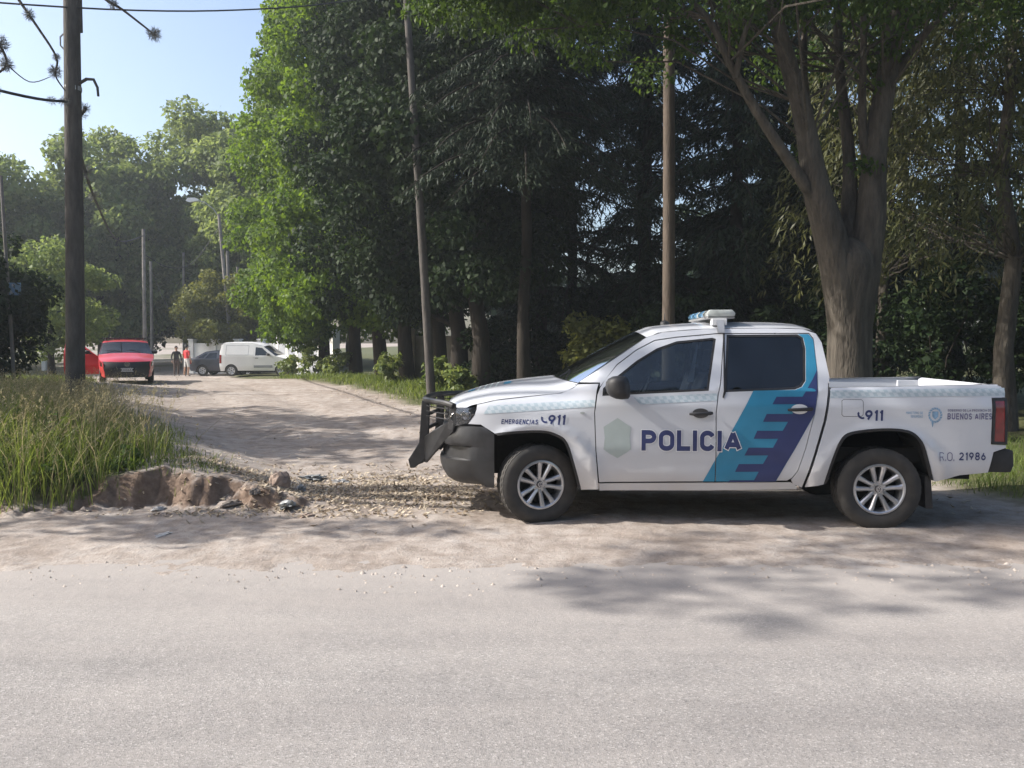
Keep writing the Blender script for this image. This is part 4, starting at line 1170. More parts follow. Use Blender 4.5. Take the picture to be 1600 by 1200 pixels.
def build_pickup():
    root = empty('police_pickup', (0.30, 8.357, 0.0), R(-4.29))
    tag(root, 'white double-cab police pickup truck with blue stripes parked beside the road', 'pickup truck')
    # outlines of the side panels in (x, z), metres
    FENDER=[(-0.568,1.073),(-0.564,1.12),(-0.378,1.162),(-0.002,1.204),(0.218,1.228),(0.332,1.275),(0.379,1.311),(0.574,1.321),(0.555,1.257),(0.532,1.053),(0.546,0.704),(0.576,0.336),(0.41,0.325),(0.352,0.552),(0.28,0.773),(0.186,0.85),(0.038,0.884),(-0.259,0.87),(-0.391,0.85),(-0.525,0.931),(-0.654,0.933),(-0.586,1.025)]
    FDOOR=[(0.579,1.281),(0.555,1.217),(0.532,1.053),(0.546,0.704),(0.575,0.403),(1.635,0.424),(1.639,0.621),(1.633,1.06),(1.653,1.222),(1.681,1.32),(1.738,1.781),(1.673,1.781),(1.299,1.748),(1.096,1.718),(0.928,1.631),(0.741,1.492),(0.627,1.356)]
    FWIN=[(0.608,1.211),(1.567,1.262),(1.658,1.73),(1.63,1.739),(1.297,1.706),(1.112,1.64),(0.925,1.527),(0.739,1.38),(0.614,1.275)]
    RDOOR=[(1.738,1.781),(1.681,1.32),(1.653,1.222),(1.633,1.06),(1.639,0.621),(1.635,0.424),(2.283,0.439),(2.327,0.467),(2.374,0.534),(2.435,0.74),(2.503,1.031),(2.542,1.261),(2.555,1.461),(2.55,1.73),(2.515,1.783)]
    RWIN=[(1.766,1.766),(1.717,1.251),(2.34,1.277),(2.4,1.3),(2.439,1.351),(2.467,1.641),(2.453,1.741),(2.409,1.771)]
    CAB=[(0.391,1.328),(1.02,1.748),(1.17,1.796),(1.557,1.826),(2.147,1.834),(2.466,1.825),(2.578,1.783),(2.622,1.7),(2.642,1.554),(2.662,1.369),(2.64,1.318),(2.629,1.227),(2.591,0.994),(2.525,0.741),(2.463,0.517),(2.418,0.377),(2.337,0.406),(2.317,0.451),(2.374,0.534),(2.435,0.74),(2.503,1.031),(2.542,1.261),(2.555,1.461),(2.551,1.735),(2.515,1.786),(1.738,1.784),(1.673,1.784),(1.299,1.751),(1.096,1.721),(0.928,1.634),(0.741,1.495),(0.579,1.286),(0.58,1.327)]
    SILL=[(0.576,0.397),(2.318,0.43),(2.378,0.389),(2.374,0.358),(1.54,0.335),(0.578,0.323)]
    BED=[(2.649,1.281),(3.65,1.305),(4.142,1.313),(4.187,1.293),(4.192,1.205),(4.064,1.203),(4.06,0.793),(4.2,0.785),(4.208,0.756),(4.086,0.718),(4.044,0.532),(3.792,0.509),(3.58,0.448),(3.563,0.459),(3.482,0.718),(3.425,0.838),(3.322,0.912),(3.11,0.928),(2.834,0.896),(2.731,0.814),(2.665,0.633),(2.611,0.408),(2.441,0.377),(2.482,0.517),(2.545,0.741),(2.611,0.997),(2.648,1.227)]
    TAIL=[(4.067,1.201),(4.198,1.202),(4.207,0.787),(4.063,0.795)]
    HEAD=[(-0.835,1.076),(-0.569,1.096),(-0.586,1.025),(-0.654,0.939),(-0.834,0.894)]
    SHIELD=[(0.743,1.007),(0.802,0.966),(0.866,0.925),(0.855,0.825),(0.868,0.719),(0.821,0.683),(0.745,0.634),(0.669,0.675),(0.616,0.716),(0.627,0.823),(0.615,0.923),(0.679,0.965)]
    CYAN=[(1.969,1.261),(1.525,0.424),(2.181,0.433),(2.508,1.054),(2.538,1.261),(2.552,1.455),(2.547,1.724),(2.508,1.777),(2.415,1.776),(2.459,1.741),(2.472,1.641),(2.445,1.348),(2.405,1.294),(2.339,1.27)]
    BLUE=[(2.553,1.449),(2.504,1.361),(2.403,1.21),(2.173,1.208),(2.134,1.141),(2.361,1.143),(2.311,1.054),(2.083,1.053),(2.052,0.982),(2.273,0.983),(2.228,0.901),(2.002,0.899),(1.971,0.826),(2.188,0.828),(2.144,0.746),(1.927,0.744),(1.892,0.671),(2.104,0.674),(2.061,0.594),(1.846,0.591),(1.813,0.519),(2.025,0.522),(1.986,0.442),(1.769,0.439),(1.751,0.418),(2.178,0.433),(2.506,1.054),(2.538,1.261)]
    FUEL=[(2.746,1.176),(2.764,1.188),(2.921,1.188),(2.936,1.171),(2.934,1.051),(2.918,1.034),(2.761,1.033),(2.744,1.05)]
    CHK_F=[(-0.448,1.11),(0.538,1.173),(0.535,1.106),(-0.5,1.033)]
    CHK_D=[(0.889,1.195),(1.648,1.236),(1.643,1.17),(0.946,1.132)]
    CHK_B=[(2.65,1.267),(3.647,1.288),(4.193,1.293),(4.188,1.225),(3.639,1.22),(2.647,1.198)]
    fa = catmull(FENDER[12:19], 4); ra = catmull(BED[13:22], 4)
    FENDER = FENDER[:12] + fa + FENDER[19:]; BED = BED[:13] + ra + BED[22:]
    BCUT = ((1.632, 1.641),)
    for sg in (-1, 1):
        fd = panel('fender', FENDER, (), M['white'], root, sg)
        dr = panel('front_door', FDOOR, (FWIN,), M['white'], root, sg)
        rd = panel('rear_door', RDOOR, (RWIN,), M['white'], root, sg)
        panel('cab_frame', CAB, (), M['white'], root, sg, inset=.002)
        panel('sill', SILL, (), M['white'], root, sg, off=-.004)
        bs = panel('bed_side', BED, (), M['white'], root, sg, thick=.02)
        panel('window_pane', FWIN, (), M['glass'], dr, sg, off=-.014, thick=.004, inset=-.012)
        panel('window_pane', RWIN, (), M['glass_dark'], rd, sg, off=-.012, thick=.004, inset=-.012)
        # black rubber trim round both windows
        for w_, par in ((FWIN, dr), (RWIN, rd)):
            panel('window_trim', inset_poly(w_, -.004), (inset_poly(w_, .016),), M['black'], par, sg, off=-.004, thick=.006, inset=0)
        panel('wind_deflector', [(1.745, 1.785), (1.722, 1.24), (1.70, 1.19), (1.692, 1.20), (1.705, 1.26), (1.730, 1.785)], (), M['black'], rd, sg, off=.006, thick=.012, inset=0)
        panel('tail_lamp', TAIL, (), M['red_lens'], root, sg, off=.004, thick=.05)
        panel('tail_lamp_rim', inset_poly(TAIL, -.002), (inset_poly(TAIL, .022),), M['black'], root, sg, off=.008, thick=.03, inset=0)
        # fuel flap outline (near side only)
        if sg < 0:
            panel('fuel_flap', FUEL, (), M['white'], bs, sg, off=.002, thick=.004, inset=.004)
            panel('fuel_flap_gap', FUEL, (inset_poly(FUEL, .004),), M['grey_plastic'], bs, sg, off=.0012, thick=0, inset=0)
        # crease of the bed side above the arch
        # headlamp: dark bowl, two reflectors, clear lens
        hp = panel('headlamp', HEAD, (), M['black'], root, sg, off=-.05, thick=.02, inset=0)
        for (u, z, r) in ((-.665, 1.015, .042), (-.765, .99, .05)):
            b = MB(); b.lathe_y([(.004, sg*-.045), (r*.5, sg*-.035), (r*.85, sg*-.012), (r, 0), (r*1.08, sg*-.004)], 20, (u, sg * (body_w(u, z) - .006), z))
            b.build('reflector', M['chrome'], hp, smooth=True)
        panel('lens', HEAD, (), M['clear'], hp, sg, off=.003, thick=.004, inset=.002)
        # wheel-arch liners and dark lips
        for c, poly in ((0., fa), (3.1, ra)):
            b = MB(); n = len(poly)
            vs = []
            for (u, z) in poly: vs += [(u, sg * (body_w(u, z) - .022), z), (u, sg * .42, z)]
            fs = [(2*i, 2*i+1, 2*i+3, 2*i+2) for i in range(n - 1)]
            b.add(vs, fs); b.build('wheel_well', M['void'], root)
            lip = inset_poly(poly + [(c, .37)], .020)[:n]
            panel('arch_lip', poly + lip[::-1], (), M['black'], root, sg, off=.006, thick=.03, inset=0)
        # door handles: dark scoop with a bar
        for (u0, u1, z, par) in ((1.388, 1.600, 1.055, dr), (2.262, 2.487, 1.098, rd)):
            um = (u0 + u1) / 2
            scoop = [(um + .075 * math.cos(a), z + .045 * math.sin(a)) for a in [2 * math.pi * k / 20 for k in range(20)]]
            panel('handle_recess', scoop, (), M['grey_plastic'] if par is dr else M['white_vinyl'], par, sg, off=.0045, thick=.004, inset=0, su=.03, sz=.02)
            b = MB()
            pts = [(u0 + (u1 - u0) * t, sg * (body_w(um, z) + .012 + .030 * math.sin(math.pi * t) ** .5), z - .006 + .010 * t) for t in (0.02, .1, .3, .5, .7, .9, .98)]
            b.tube(pts, [.010, .014, .016, .016, .017, .018, .014], 8)
            h = b.build('handle', M['black'], par, smooth=True)
            if par is dr and sg < 0:
                k = MB(); k.lathe_y([(.001, -.003), (.009, -.003), (.010, 0)], 12, (u1 - .018, -(body_w(um, z) + .036), z + .004)); k.build('keyhole', M['chrome'], par)
        # side mirror
        b = MB()
        rings = []
        for (y, du, z0, z1, uc) in ((.90, .05, 1.245, 1.30, .735), (.98, .06, 1.235, 1.32, .735), (1.0, .085, 1.20, 1.375, .745), (1.06, .11, 1.185, 1.40, .752), (1.13, .10, 1.19, 1.40, .757), (1.17, .07, 1.21, 1.385, .76), (1.185, .03, 1.25, 1.35, .762)):
            ring = []
            for k in range(16):
                a = 2 * math.pi * k / 16
                ca, sa = math.cos(a), math.sin(a)
                ring.append((uc + (du * .85 * abs(ca) ** .45 if ca > 0 else -du * 1.15 * abs(ca)) - .015 * sa, sg * y, (z0 + z1) / 2 + (z1 - z0) / 2 * math.copysign(abs(sa) ** .8, sa)))
            rings.append(ring)
        vs = [p for r in rings for p in r]; fs = []
        for i in range(len(rings) - 1):
            for k in range(16): fs.append((i*16+k, i*16+(k+1) % 16, (i+1)*16+(k+1) % 16, (i+1)*16+k))
        fs += [tuple(range(16)), tuple((len(rings)-1)*16 + k for k in range(15, -1, -1))]
        b.add(vs, fs); b.build('mirror', M['black'], dr, smooth=True, angle=60)
        # printed stripes and lettering
        panel('cyan_stripe', CYAN, (), M['cyan'], rd, sg, off=.0022, thick=0, inset=0, cuts=BCUT)
        panel('navy_stripe', BLUE, (), M['navy'], rd, sg, off=.0040, thick=0, inset=0)
        panel('badge', SHIELD, (), M['badge_grey'], dr, sg, off=.0022, thick=0, inset=0)
        for ck, par in ((CHK_F, fd), (CHK_D, dr), (CHK_B, bs)):
            panel('checker_band', ck, (), M['checker'], par, sg, off=.0022, thick=0, inset=0)
        if sg < 0:
            stroke_text('POLICIA', .962, .708, .900, .190, .235, M['white_vinyl'], dr, off=.0052, cuts=BCUT, grow=.045)
            stroke_text('POLICIA', .962, .708, .900, .190, .235, M['navy'], dr, off=.0066, cuts=BCUT)
            stroke_text('EMERGENCIAS', -.331, .944, .340, .044, .21, M['navy'], fd, shear=.15, gap=.24)
            stroke_text('911', .100, .940, .158, .092, .21, M['navy'], fd, shear=.12)
            stroke_text('911', 2.946, .998, .156, .096, .22, M['navy'], bs, shear=.05)
            for (u, z, s, par) in ((.058, .975, .042, fd), (2.902, 1.032, .045, bs)):   # telephone receiver mark
                arc = [(u + s * (1.0 * math.cos(a) + .55), z + s * (1.0 * math.sin(a) + .55)) for a in [R(175 + 100 * k / 10) for k in range(11)]]
                arc2 = [(u + s * (.62 * math.cos(a) + .55), z + s * (.62 * math.sin(a) + .55)) for a in [R(275 - 100 * k / 10) for k in range(11)]]
                e1 = [(u + s * .72, z - s * .45), (u + s * .98, z - s * .25), (u + s * .80, z - s * .02)]
                e2 = [(u - s * .02, z + s * .80), (u - s * .30, z + s * 1.0), (u - s * .5, z + s * .7)]
                panel('receiver_mark', arc + e1 + arc2 + e2, (), M['navy'], par, -1, off=.0025, thick=0, inset=0)
            stroke_text('R.O.', 3.597, .642, .135, .078, .10, M['navy_thin'], bs)
            stroke_text('21986', 3.772, .648, .238, .072, .19, M['navy'], bs, gap=.24)
            stroke_text('BUENOS AIRES', 3.662, 1.014, .395, .056, .19, M['navy_thin'], bs, gap=.24)
            stroke_text('GOBIERNO DE LA PROVINCIA DE', 3.662, 1.084, .385, .022, .16, M['navy_thin'], bs, gap=.24)
            stroke_text('MINISTERIO DE', 3.305, 1.060, .145, .022, .16, M['pale_blue'], bs)
            stroke_text('SEGURIDAD', 3.345, 1.028, .105, .022, .16, M['pale_blue'], bs)
            # pale crest: an oval of small leaves round a shield with a ribbon
            for k in range(16):
                a = 2 * math.pi * k / 16
                cu_, cz_ = 3.556 + .052 * math.cos(a), 1.052 + .060 * math.sin(a)
                lf = [(cu_ + .017 * math.cos(a + 1.0), cz_ + .017 * math.sin(a + 1.0)), (cu_ + .009 * math.cos(a + 2.6), cz_ + .009 * math.sin(a + 2.6)),
                      (cu_ + .017 * math.cos(a + 4.1), cz_ + .017 * math.sin(a + 4.1)), (cu_ + .009 * math.cos(a + 5.7), cz_ + .009 * math.sin(a + 5.7))]
                panel('crest_leaf', lf, (), M['pale_blue'], bs, -1, off=.0025, thick=0, inset=0)
            panel('crest_shield', [(3.53, 1.085), (3.582, 1.085), (3.582, 1.04), (3.556, 1.012), (3.53, 1.04)], (), M['pale_blue'], bs, -1, off=.003, thick=0, inset=0)
            panel('crest_ribbon', [(3.525, .995), (3.545, .995), (3.541, .955), (3.533, .940)], (), M['pale_blue'], bs, -1, off=.0025, thick=0, inset=0)
            # indicator repeater
            rp_ = [(.421 + .022 * math.cos(a), 1.052 + .010 * math.sin(a)) for a in [2 * math.pi * k / 16 for k in range(16)]]
            panel('side_repeater', rp_, (), M['lamp_grey'], fd, -1, off=.006, thick=.006, inset=0, su=.02)
    # ---- hood, windscreen, roof, rear cab wall
    def hs(ue, ze, um, zm): return (ue, ze, um, zm, body_w(ue, ze) - .004)
    hood = patch('hood', [hs(-.655, 1.092, -.965, 1.045), hs(-.64, 1.102, -.955, 1.085), hs(-.60, 1.115, -.90, 1.14), hs(-.52, 1.132, -.78, 1.195), hs(-.378, 1.164, -.55, 1.262),
                          hs(-.19, 1.187, -.36, 1.300), hs(-.002, 1.206, -.18, 1.326), hs(.218, 1.230, .0, 1.346), hs(.332, 1.277, .08, 1.353), hs(.379, 1.313, .125, 1.357)],
                 M['white'], root, p=2.3, nv=30)
    # blue marks printed on the hood
    def hood_z(u, v):
        dg = bpy.context.evaluated_depsgraph_get()
        ok, loc, nr, ix = hood.ray_cast(Vector((u, v, 3)), Vector((0, 0, -1)))
        return loc.z if ok else 1.3
    bpy.context.view_layer.update()
    for (u0, u1, v0, v1, mt) in ((-.72, -.655, -.34, -.22, 'cyan'), (-.36, -.29, -.36, -.20, 'cyan'), (-.62, -.60, -.44, -.08, 'badge_grey'), (-.56, -.54, -.44, -.08, 'badge_grey'), (-.50, -.48, -.44, -.08, 'badge_grey'), (-.44, -.42, -.44, -.08, 'badge_grey')):
        g = [(u0 + (u1-u0)*i/3, v0 + (v1-v0)*j/4) for i in range(4) for j in range(5)]
        b = MB(); b.add([(u, v, hood_z(u, v) + .003) for u, v in g], [(i*5+j, (i+1)*5+j, (i+1)*5+j+1, i*5+j+1) for i in range(3) for j in range(4)])
        b.build('hood_mark', M[mt], hood)
    ws = [(.385, 1.318, .145, 1.352, .80), (.55, 1.436, .36, 1.486, .775), (.78, 1.592, .66, 1.654, .745), (1.015, 1.746, .955, 1.806, .705)]
    patch('windscreen', ws, M['glass'], root, p=2.2, nv=24, thick=-.006)
    patch('scuttle', [(.36, 1.300, .11, 1.340, .81), (.40, 1.322, .17, 1.358, .80)], M['black'], root, p=2.2, nv=24, per=2)
    for k, v in enumerate((-.45, .10)):
        b = MB(); b.tube([(.20, v - .10, 1.365), (.30, v + .05, 1.425), (.28, v + .40, 1.43)], .008, 6); b.build('wiper', M['black'], root)
    def rs(ue, ze, um, zm): return (ue, ze, um, zm, body_w(ue, ze) - .002)
    patch('roof', [rs(1.02, 1.749, .955, 1.806), rs(1.08, 1.768, 1.03, 1.836), rs(1.17, 1.797, 1.14, 1.866), rs(1.557, 1.827, 1.55, 1.898), rs(2.147, 1.835, 2.15, 1.904), rs(2.40, 1.830, 2.41, 1.892), rs(2.50, 1.818, 2.53, 1.870), rs(2.578, 1.784, 2.61, 1.825), rs(2.622, 1.70, 2.655, 1.72)],
          M['white'], root, p=2.6, nv=30)
    patch('rear_cab_wall', [rs(2.622, 1.70, 2.655, 1.72), rs(2.63, 1.64, 2.664, 1.66)], M['white'], root, p=2.6, per=2)
    patch('rear_window', [rs(2.63, 1.64, 2.664, 1.66), rs(2.652, 1.42, 2.68, 1.42)], M['glass_dark'], root, p=2.6, per=2)
    patch('rear_cab_wall', [rs(2.652, 1.42, 2.68, 1.42), rs(2.64, 1.25, 2.67, 1.25), rs(2.60, .9, 2.63, .9), rs(2.50, .5, 2.52, .5)], M['white'], root, p=2.6, per=3)
    # ---- load bed
    b = MB(); b.box(2.66, 4.12, -.82, .82, .925, .942); b.build('bed_floor', M['grey_plastic'], root)
    for sg in (-1, 1):
        b = MB()
        us = [2.66 + (4.14 - 2.66) * k / 12 for k in range(13)]
        tz = lambda u: 1.281 + (u - 2.649) * (1.313 - 1.281) / 1.49
        vs = []
        for u in us:
            w = body_w(u, tz(u))
            for (y, z) in ((w - .001, tz(u) - .006), (w - .012, tz(u) + .008), (w - .07, tz(u) + .010), (.835, tz(u) - .004), (.825, tz(u) - .05), (.815, .94)):
                vs.append((u, sg * y, z))
        b.add(vs, [(i*6+j, i*6+j+1, (i+1)*6+j+1, (i+1)*6+j) for i in range(12) for j in range(5)])
        b.build('bed_lining', M['white'], root, smooth=True, angle=40)
        for u in (2.78, 3.95):
            k = MB(); k.tube([(u - .02, sg * .812, 1.22), (u - .015, sg * .785, 1.215), (u + .015, sg * .785, 1.215), (u + .02, sg * .812, 1.22)], .008, 6); k.build('tie_down', M['black'], root)
        # inner corner post next to the tailgate
        k = MB(); k.box(3.90, 4.12, sg * .80 - .02, sg * .80 + .02, .78, 1.285); k.build('corner_post', M['white'], root, bevel=.008)
    b = MB(); b.box(2.665, 2.70, -.81, .81, .77, 1.275); b.build('bed_front', M['white'], root, bevel=.01)
    tg = MB()
    prof = [(4.125, .80), (4.118, 1.25), (4.122, 1.295), (4.150, 1.315), (4.185, 1.305), (4.200, 1.26), (4.192, 1.05), (4.205, .80)]
    tg.prism_y(prof, -.80, .80); t_ = tg.build('tailgate', M['white'], root, smooth=True, angle=30)
    b = MB(); b.box(4.20, 4.225, -.12, .12, 1.14, 1.20); b.build('tailgate_handle', M['black'], t_, bevel=.008)
    b = MB(); b.prism_y([(4.04, .535), (4.085, .715), (4.20, .745), (4.265, .735), (4.275, .60), (4.25, .535)], -.89, .89)
    b.build('rear_bumper', M['black'], root, bevel=.015, smooth=True)
    # ---- front bumper, grille
    plan = [(-.395, .950), (-.50, .946), (-.62, .930), (-.74, .890), (-.85, .810), (-.925, .700), (-.965, .56), (-.99, .35), (-1.0, .15)]
    plan = [(u, -v) for u, v in plan] + [(-1.002, 0)] + [(u, v) for u, v in plan[::-1]]
    rows = [(.345, .20, 1), (.355, .13, 1), (.40, .06, 1), (.46, .02, 1), (.53, .0, 0), (.595, -.004, 0), (.605, .05, 0), (.715, .055, 0), (.73, .010, 0), (.76, .0, 0), (.84, .012, 0), (.915, .030, 0), (.932, .07, 0)]
    vs = []; fs = []; n = len(plan)
    for (z, ins, lo) in rows:
        for i, (u, v) in enumerate(plan):
            k = abs(v) / .95
            zt = z
            if z > .84 and u > -.53: zt = z - (z - .84) * .95 * min(1, (u + .53) / .135)
            rise = .06 * ss(.7, .1, abs(v)) if lo else 0
            side = ss(-.62, -.45, u)
            i2 = ins * (1 - side)
            if .595 < z < .725: i2 = ins * (1 - ss(-.75, -.6, u))
            d = Vector((u - 0.1, v * .9)).normalized()
            vs.append((u - d.x * i2, v - d.y * i2, zt + rise))
    for i in range(len(rows) - 1):
        for j in range(n - 1): fs.append((i*n+j, i*n+j+1, (i+1)*n+j+1, (i+1)*n+j))
    b = MB(); nl = 5 * (n - 1); b.add(vs, fs); b.m = [0] * nl + [1] * (len(fs) - nl); fb = b.build('front_bumper', [M['bumper'], M['satin_black']], root, smooth=True, angle=40)
    for sg in (-1, 1):
        k = MB(); k.lathe_y([(.002, 0), (.05, .004), (.055, -.01), (.06, 0)], 20)
        o = k.build('fog_lamp', M['satin_black'], fb, smooth=True); o.location = (-.885, sg * .66, .66); o.rotation_euler = (0, 0, R(-48) if sg < 0 else R(228))
    patch('grille', [(-.835, 1.082, -.955, 1.07, .74), (-.84, .93, -.96, .92, .75)], M['black'], root, p=2.4, per=3)
    for z in (.96, 1.0, 1.04):
        b = MB(); b.tube([(-.965 + .11 * abs(v / .7) ** 2.4, v, z) for v in [-.7 + .1 * k for k in range(15)]], .010, 6); b.build('grille_slat', M['satin_black'], root, smooth=True)
    roundel('emblem', .075, 0, root, M['chrome'], M['black'], (-.975, 0, 1.0), (0, 0, R(-90)))
    # ---- bull bar
    for sg in (1, -1):
        bb = MB(); bb.prism_y([(-1.305, .53), (-1.285, .445), (-1.24, .45), (-1.14, .53), (-1.10, .66), (-1.085, 1.10), (-1.165, 1.125), (-1.195, .70)], sg * .46 - .02, sg * .46 + .02)
        if sg > 0: bbo = bb.build('bull_bar', M['satin_black'], root, bevel=.008)
        else: bb.build('upright', M['satin_black'], bbo, bevel=.008)
    top = [(-.79, -.86, 1.10), (-.87, -.80, 1.12), (-1.05, -.58, 1.13), (-1.13, -.44, 1.13), (-1.16, -.25, 1.135), (-1.165, 0, 1.135)]
    top = top + [(u, -v, z) for u, v, z in top[-2::-1]]
    b = MB(); b.tube(catmull(top, 3), .030, 10); b.build('top_rail', M['satin_black'], bbo, smooth=True)
    for z, uu in ((.95, -1.16), (.80, -1.175)):
        b = MB(); b.tube([(uu, -.46, z), (uu - .02, 0, z), (uu, .46, z)], .02, 8); b.build('cross_bar', M['satin_black'], bbo, smooth=True)
    b = MB(); b.add([(-1.20, -.46, .70), (-1.20, .46, .70), (-1.30, .46, .53), (-1.30, -.46, .53), (-1.28, .46, .45), (-1.28, -.46, .45), (-1.15, .46, .50), (-1.15, -.46, .50)],
                    [(0, 1, 2, 3), (3, 2, 4, 5), (5, 4, 6, 7), (7, 6, 1, 0), (0, 3, 5, 7), (1, 6, 4, 2)])
    b.build('skid_plate', M['satin_black'], bbo, bevel=.01)
    for sg in (-1, 1):
        g = MB()
        # outer upright plate of the lamp guard and the diagonal plate to the nose
        def slab(q, t=.02):
            q = [Vector((a, sg * b_, c)) for a, b_, c in q]
            nn = (q[1] - q[0]).cross(q[2] - q[0]).normalized() * t
            m_ = len(q)
            g.add([p for p in q] + [p + nn for p in q], [tuple(range(m_)), tuple(range(2*m_-1, m_-1, -1))] + [(i, (i+1) % m_, (i+1) % m_ + m_, i + m_) for i in range(m_)])
        slab([(-.765, .865, 1.12), (-.765, .865, .93), (-.80, .86, .86), (-.85, .84, .88), (-.825, .845, 1.12)])
        slab([(-.79, .865, .935), (-.80, .86, .86), (-1.13, .47, .50), (-1.25, .46, .56), (-1.15, .47, .76), (-.94, .70, .90), (-.86, .83, .94)])
        g.build('lamp_guard', M['satin_black'], bbo, bevel=.006)
        b = MB()
        for k in range(3):
            z = .97 + .05 * k
            b.tube([(-.84, sg * .84, z), (-1.0, sg * .64, z), (-1.12, sg * .47, z)], .006, 6)
        b.build('guard_rod', M['satin_black'], bbo, smooth=True)
    # ---- underbody, axles, interior
    b = MB(); b.box(.42, 2.45, -.78, .78, .37, .50); b.box(-.9, 4.1, -.45, .45, .40, .62); b.box(-.80, .42, -.60, .60, .55, 1.02); b.box(2.45, 4.1, -.78, .78, .60, .735)
    b.build('chassis', M['void'], root)
    for u in (0, 3.1):
        b = MB(); b.tube([(u, -.75, .36), (u, -.1, .36), (u, .1, .36), (u, .75, .36)], [.05, .05, .05, .05], 10); b.lathe_y([(.05, -.14), (.14, -.08), (.14, .08), (.05, .14)], 16, (u, 0, .36)); b.build('axle', M['void'], root, smooth=True)
    b = MB(); b.box(.50, 2.60, -.80, .80, .50, .56); b.build('cabin_floor', M['interior'], root)
    b = MB(); b.prism_y([(.42, .60), (.42, 1.28), (.60, 1.31), (.86, 1.28), (.92, 1.12), (.80, .60)], -.74, .74); b.build('dashboard', M['interior'], root, bevel=.02, smooth=True)
    for v, nm in ((-.38, 'front_seat'), (.38, 'front_seat')):
        b = MB(); b.prism_y([(1.05, .60), (1.02, .80), (1.10, .86), (1.50, .82), (1.52, .60)], v - .25, v + .25)
        b.prism_y([(1.44, .80), (1.40, .90), (1.58, 1.40), (1.66, 1.44), (1.70, 1.38), (1.58, .80)], v - .24, v + .24)
        s_ = b.build(nm, M['seat'], root, bevel=.03, smooth=True)
        b = MB(); b.prism_y([(1.60, 1.47), (1.62, 1.63), (1.68, 1.64), (1.71, 1.48)], v - .13, v + .13); b.build('headrest', M['seat'], s_, bevel=.025, smooth=True)
    b = MB(); b.prism_y([(1.95, .60), (1.92, .86), (2.30, .86), (2.42, 1.42), (2.52, 1.42), (2.52, .60)], -.68, .68); b.build('rear_seat', M['seat'], root, bevel=.03, smooth=True)
    st = MB()
    ring = [(.19 * math.cos(a), .19 * math.sin(a)) for a in [2 * math.pi * k / 24 for k in range(25)]]
    st.tube([(1.00 + .45 * z_ - .0, -.38 + y_, 1.19 + z_ * .9) for y_, z_ in ring], .014, 8); st.tube([(.80, -.38, 1.10), (1.00, -.38, 1.19)], .02, 8); st.tube([(1.0, -.57, 1.19), (1.0, -.19, 1.19)], .014, 6)
    st.build('steering_wheel', M['black'], root, smooth=True)
    b = MB(); b.add([(1.49, -.675, 1.68), (1.505, -.675, 1.68), (1.46, -.72, 1.33), (1.40, -.72, 1.33)], [(0, 1, 2, 3)]); b.build('seat_belt', M['white_vinyl'], root)
    # ---- light bar on the roof
    lb = MB(); lb.box(1.600, 1.850, -.62, .62, 1.925, 1.944); lbo = lb.build('light_bar', M['steel'], root, bevel=.006)
    for k, (v0, v1, mt) in enumerate(((-.63, -.34, 'lamp_grey'), (-.335, -.05, 'blue_lens'), (.05, .335, 'blue_lens'), (.34, .63, 'blue_lens'), (-.045, .045, 'lamp_grey'))):
        c = MB(); c.prism_y([(1.600, 1.945), (1.590, 1.976), (1.620, 2.008), (1.830, 2.008), (1.860, 1.976), (1.850, 1.945)], v0, v1); c.build('lamp_cover', M[mt], lbo, bevel=.012, smooth=True)
    for sg in (-1, 1):
        c = MB(); c.box(1.635, 1.775, sg * .60 - .05, sg * .60 + .05, 1.862, 1.924); c.build('bracket', M['white_vinyl'], lbo, bevel=.006)
        c = MB(); c.add([(1.675, sg * .655, 1.91), (1.745, sg * .655, 1.91), (1.740, sg * .735, 1.79), (1.680, sg * .735, 1.79)], [(0, 1, 2, 3)]); c.add([(1.675, sg * .640, 1.91), (1.745, sg * .640, 1.91), (1.740, sg * .70, 1.79), (1.680, sg * .70, 1.79)], [(3, 2, 1, 0)]); c.build('bracket_strap', M['steel'], lbo)
    b = MB(); b.lathe_z([(.05, 1.90), (.045, 1.93), (.02, 1.945), (.006, 1.95), (.004, 2.02)], 12, (1.28, .1, -.02)); b.build('aerial', M['black'], root, smooth=True)
    # ---- mud flaps, wheels
    for sg in (-1, 1):
        for (u, z0, z1) in ((3.50, .20, .50),):
            b = MB(); b.prism_y([(u + .055, z1), (u, z1), (u + .012, z0), (u + .08, z0)], sg * .90, sg * .66); b.build('mud_flap', M['black'], root, bevel=.006)
    WM = wheel_meshes(.372, .222, .245)
    for (u, sg, stv, spin) in ((0, -1, R(21), .35), (0, 1, R(21), .1), (3.1, -1, 0, .05), (3.1, 1, 0, .5)):
        place_wheel(WM, root, (u, sg * .812, .372), sg, stv, spin)
    return root

def checker_mat():
    m = bpy.data.materials.new('pale_checker_vinyl')
    n, l, p = nodes_of(m)
    tc = n.new('ShaderNodeTexCoord'); mp = n.new('ShaderNodeMapping'); mp.inputs['Rotation'].default_value = (0, 0, 0)
    sx = n.new('ShaderNodeSeparateXYZ'); cb = n.new('ShaderNodeCombineXYZ')
    l.new(tc.outputs['Object'], sx.inputs[0])
    a = n.new('ShaderNodeMath'); a.operation = 'MULTIPLY_ADD'; a.inputs[1].default_value = 0.5
    l.new(sx.outputs['Z'], a.inputs[0]); l.new(sx.outputs['X'], a.inputs[2])
    l.new(a.outputs[0], cb.inputs['X']); l.new(sx.outputs['Z'], cb.inputs['Y'])
    ck = n.new('ShaderNodeTexChecker'); ck.inputs['Scale'].default_value = 28.0
    ck.inputs['Color1'].default_value = (0.48, 0.54, 0.58, 1); ck.inputs['Color2'].default_value = (0.37, 0.45, 0.50, 1)
    l.new(cb.outputs[0], ck.inputs['Vector']); l.new(ck.outputs['Color'], p.inputs['Base Color'])
    p.inputs['Roughness'].default_value = 0.4
    return m
M['checker'] = checker_mat()
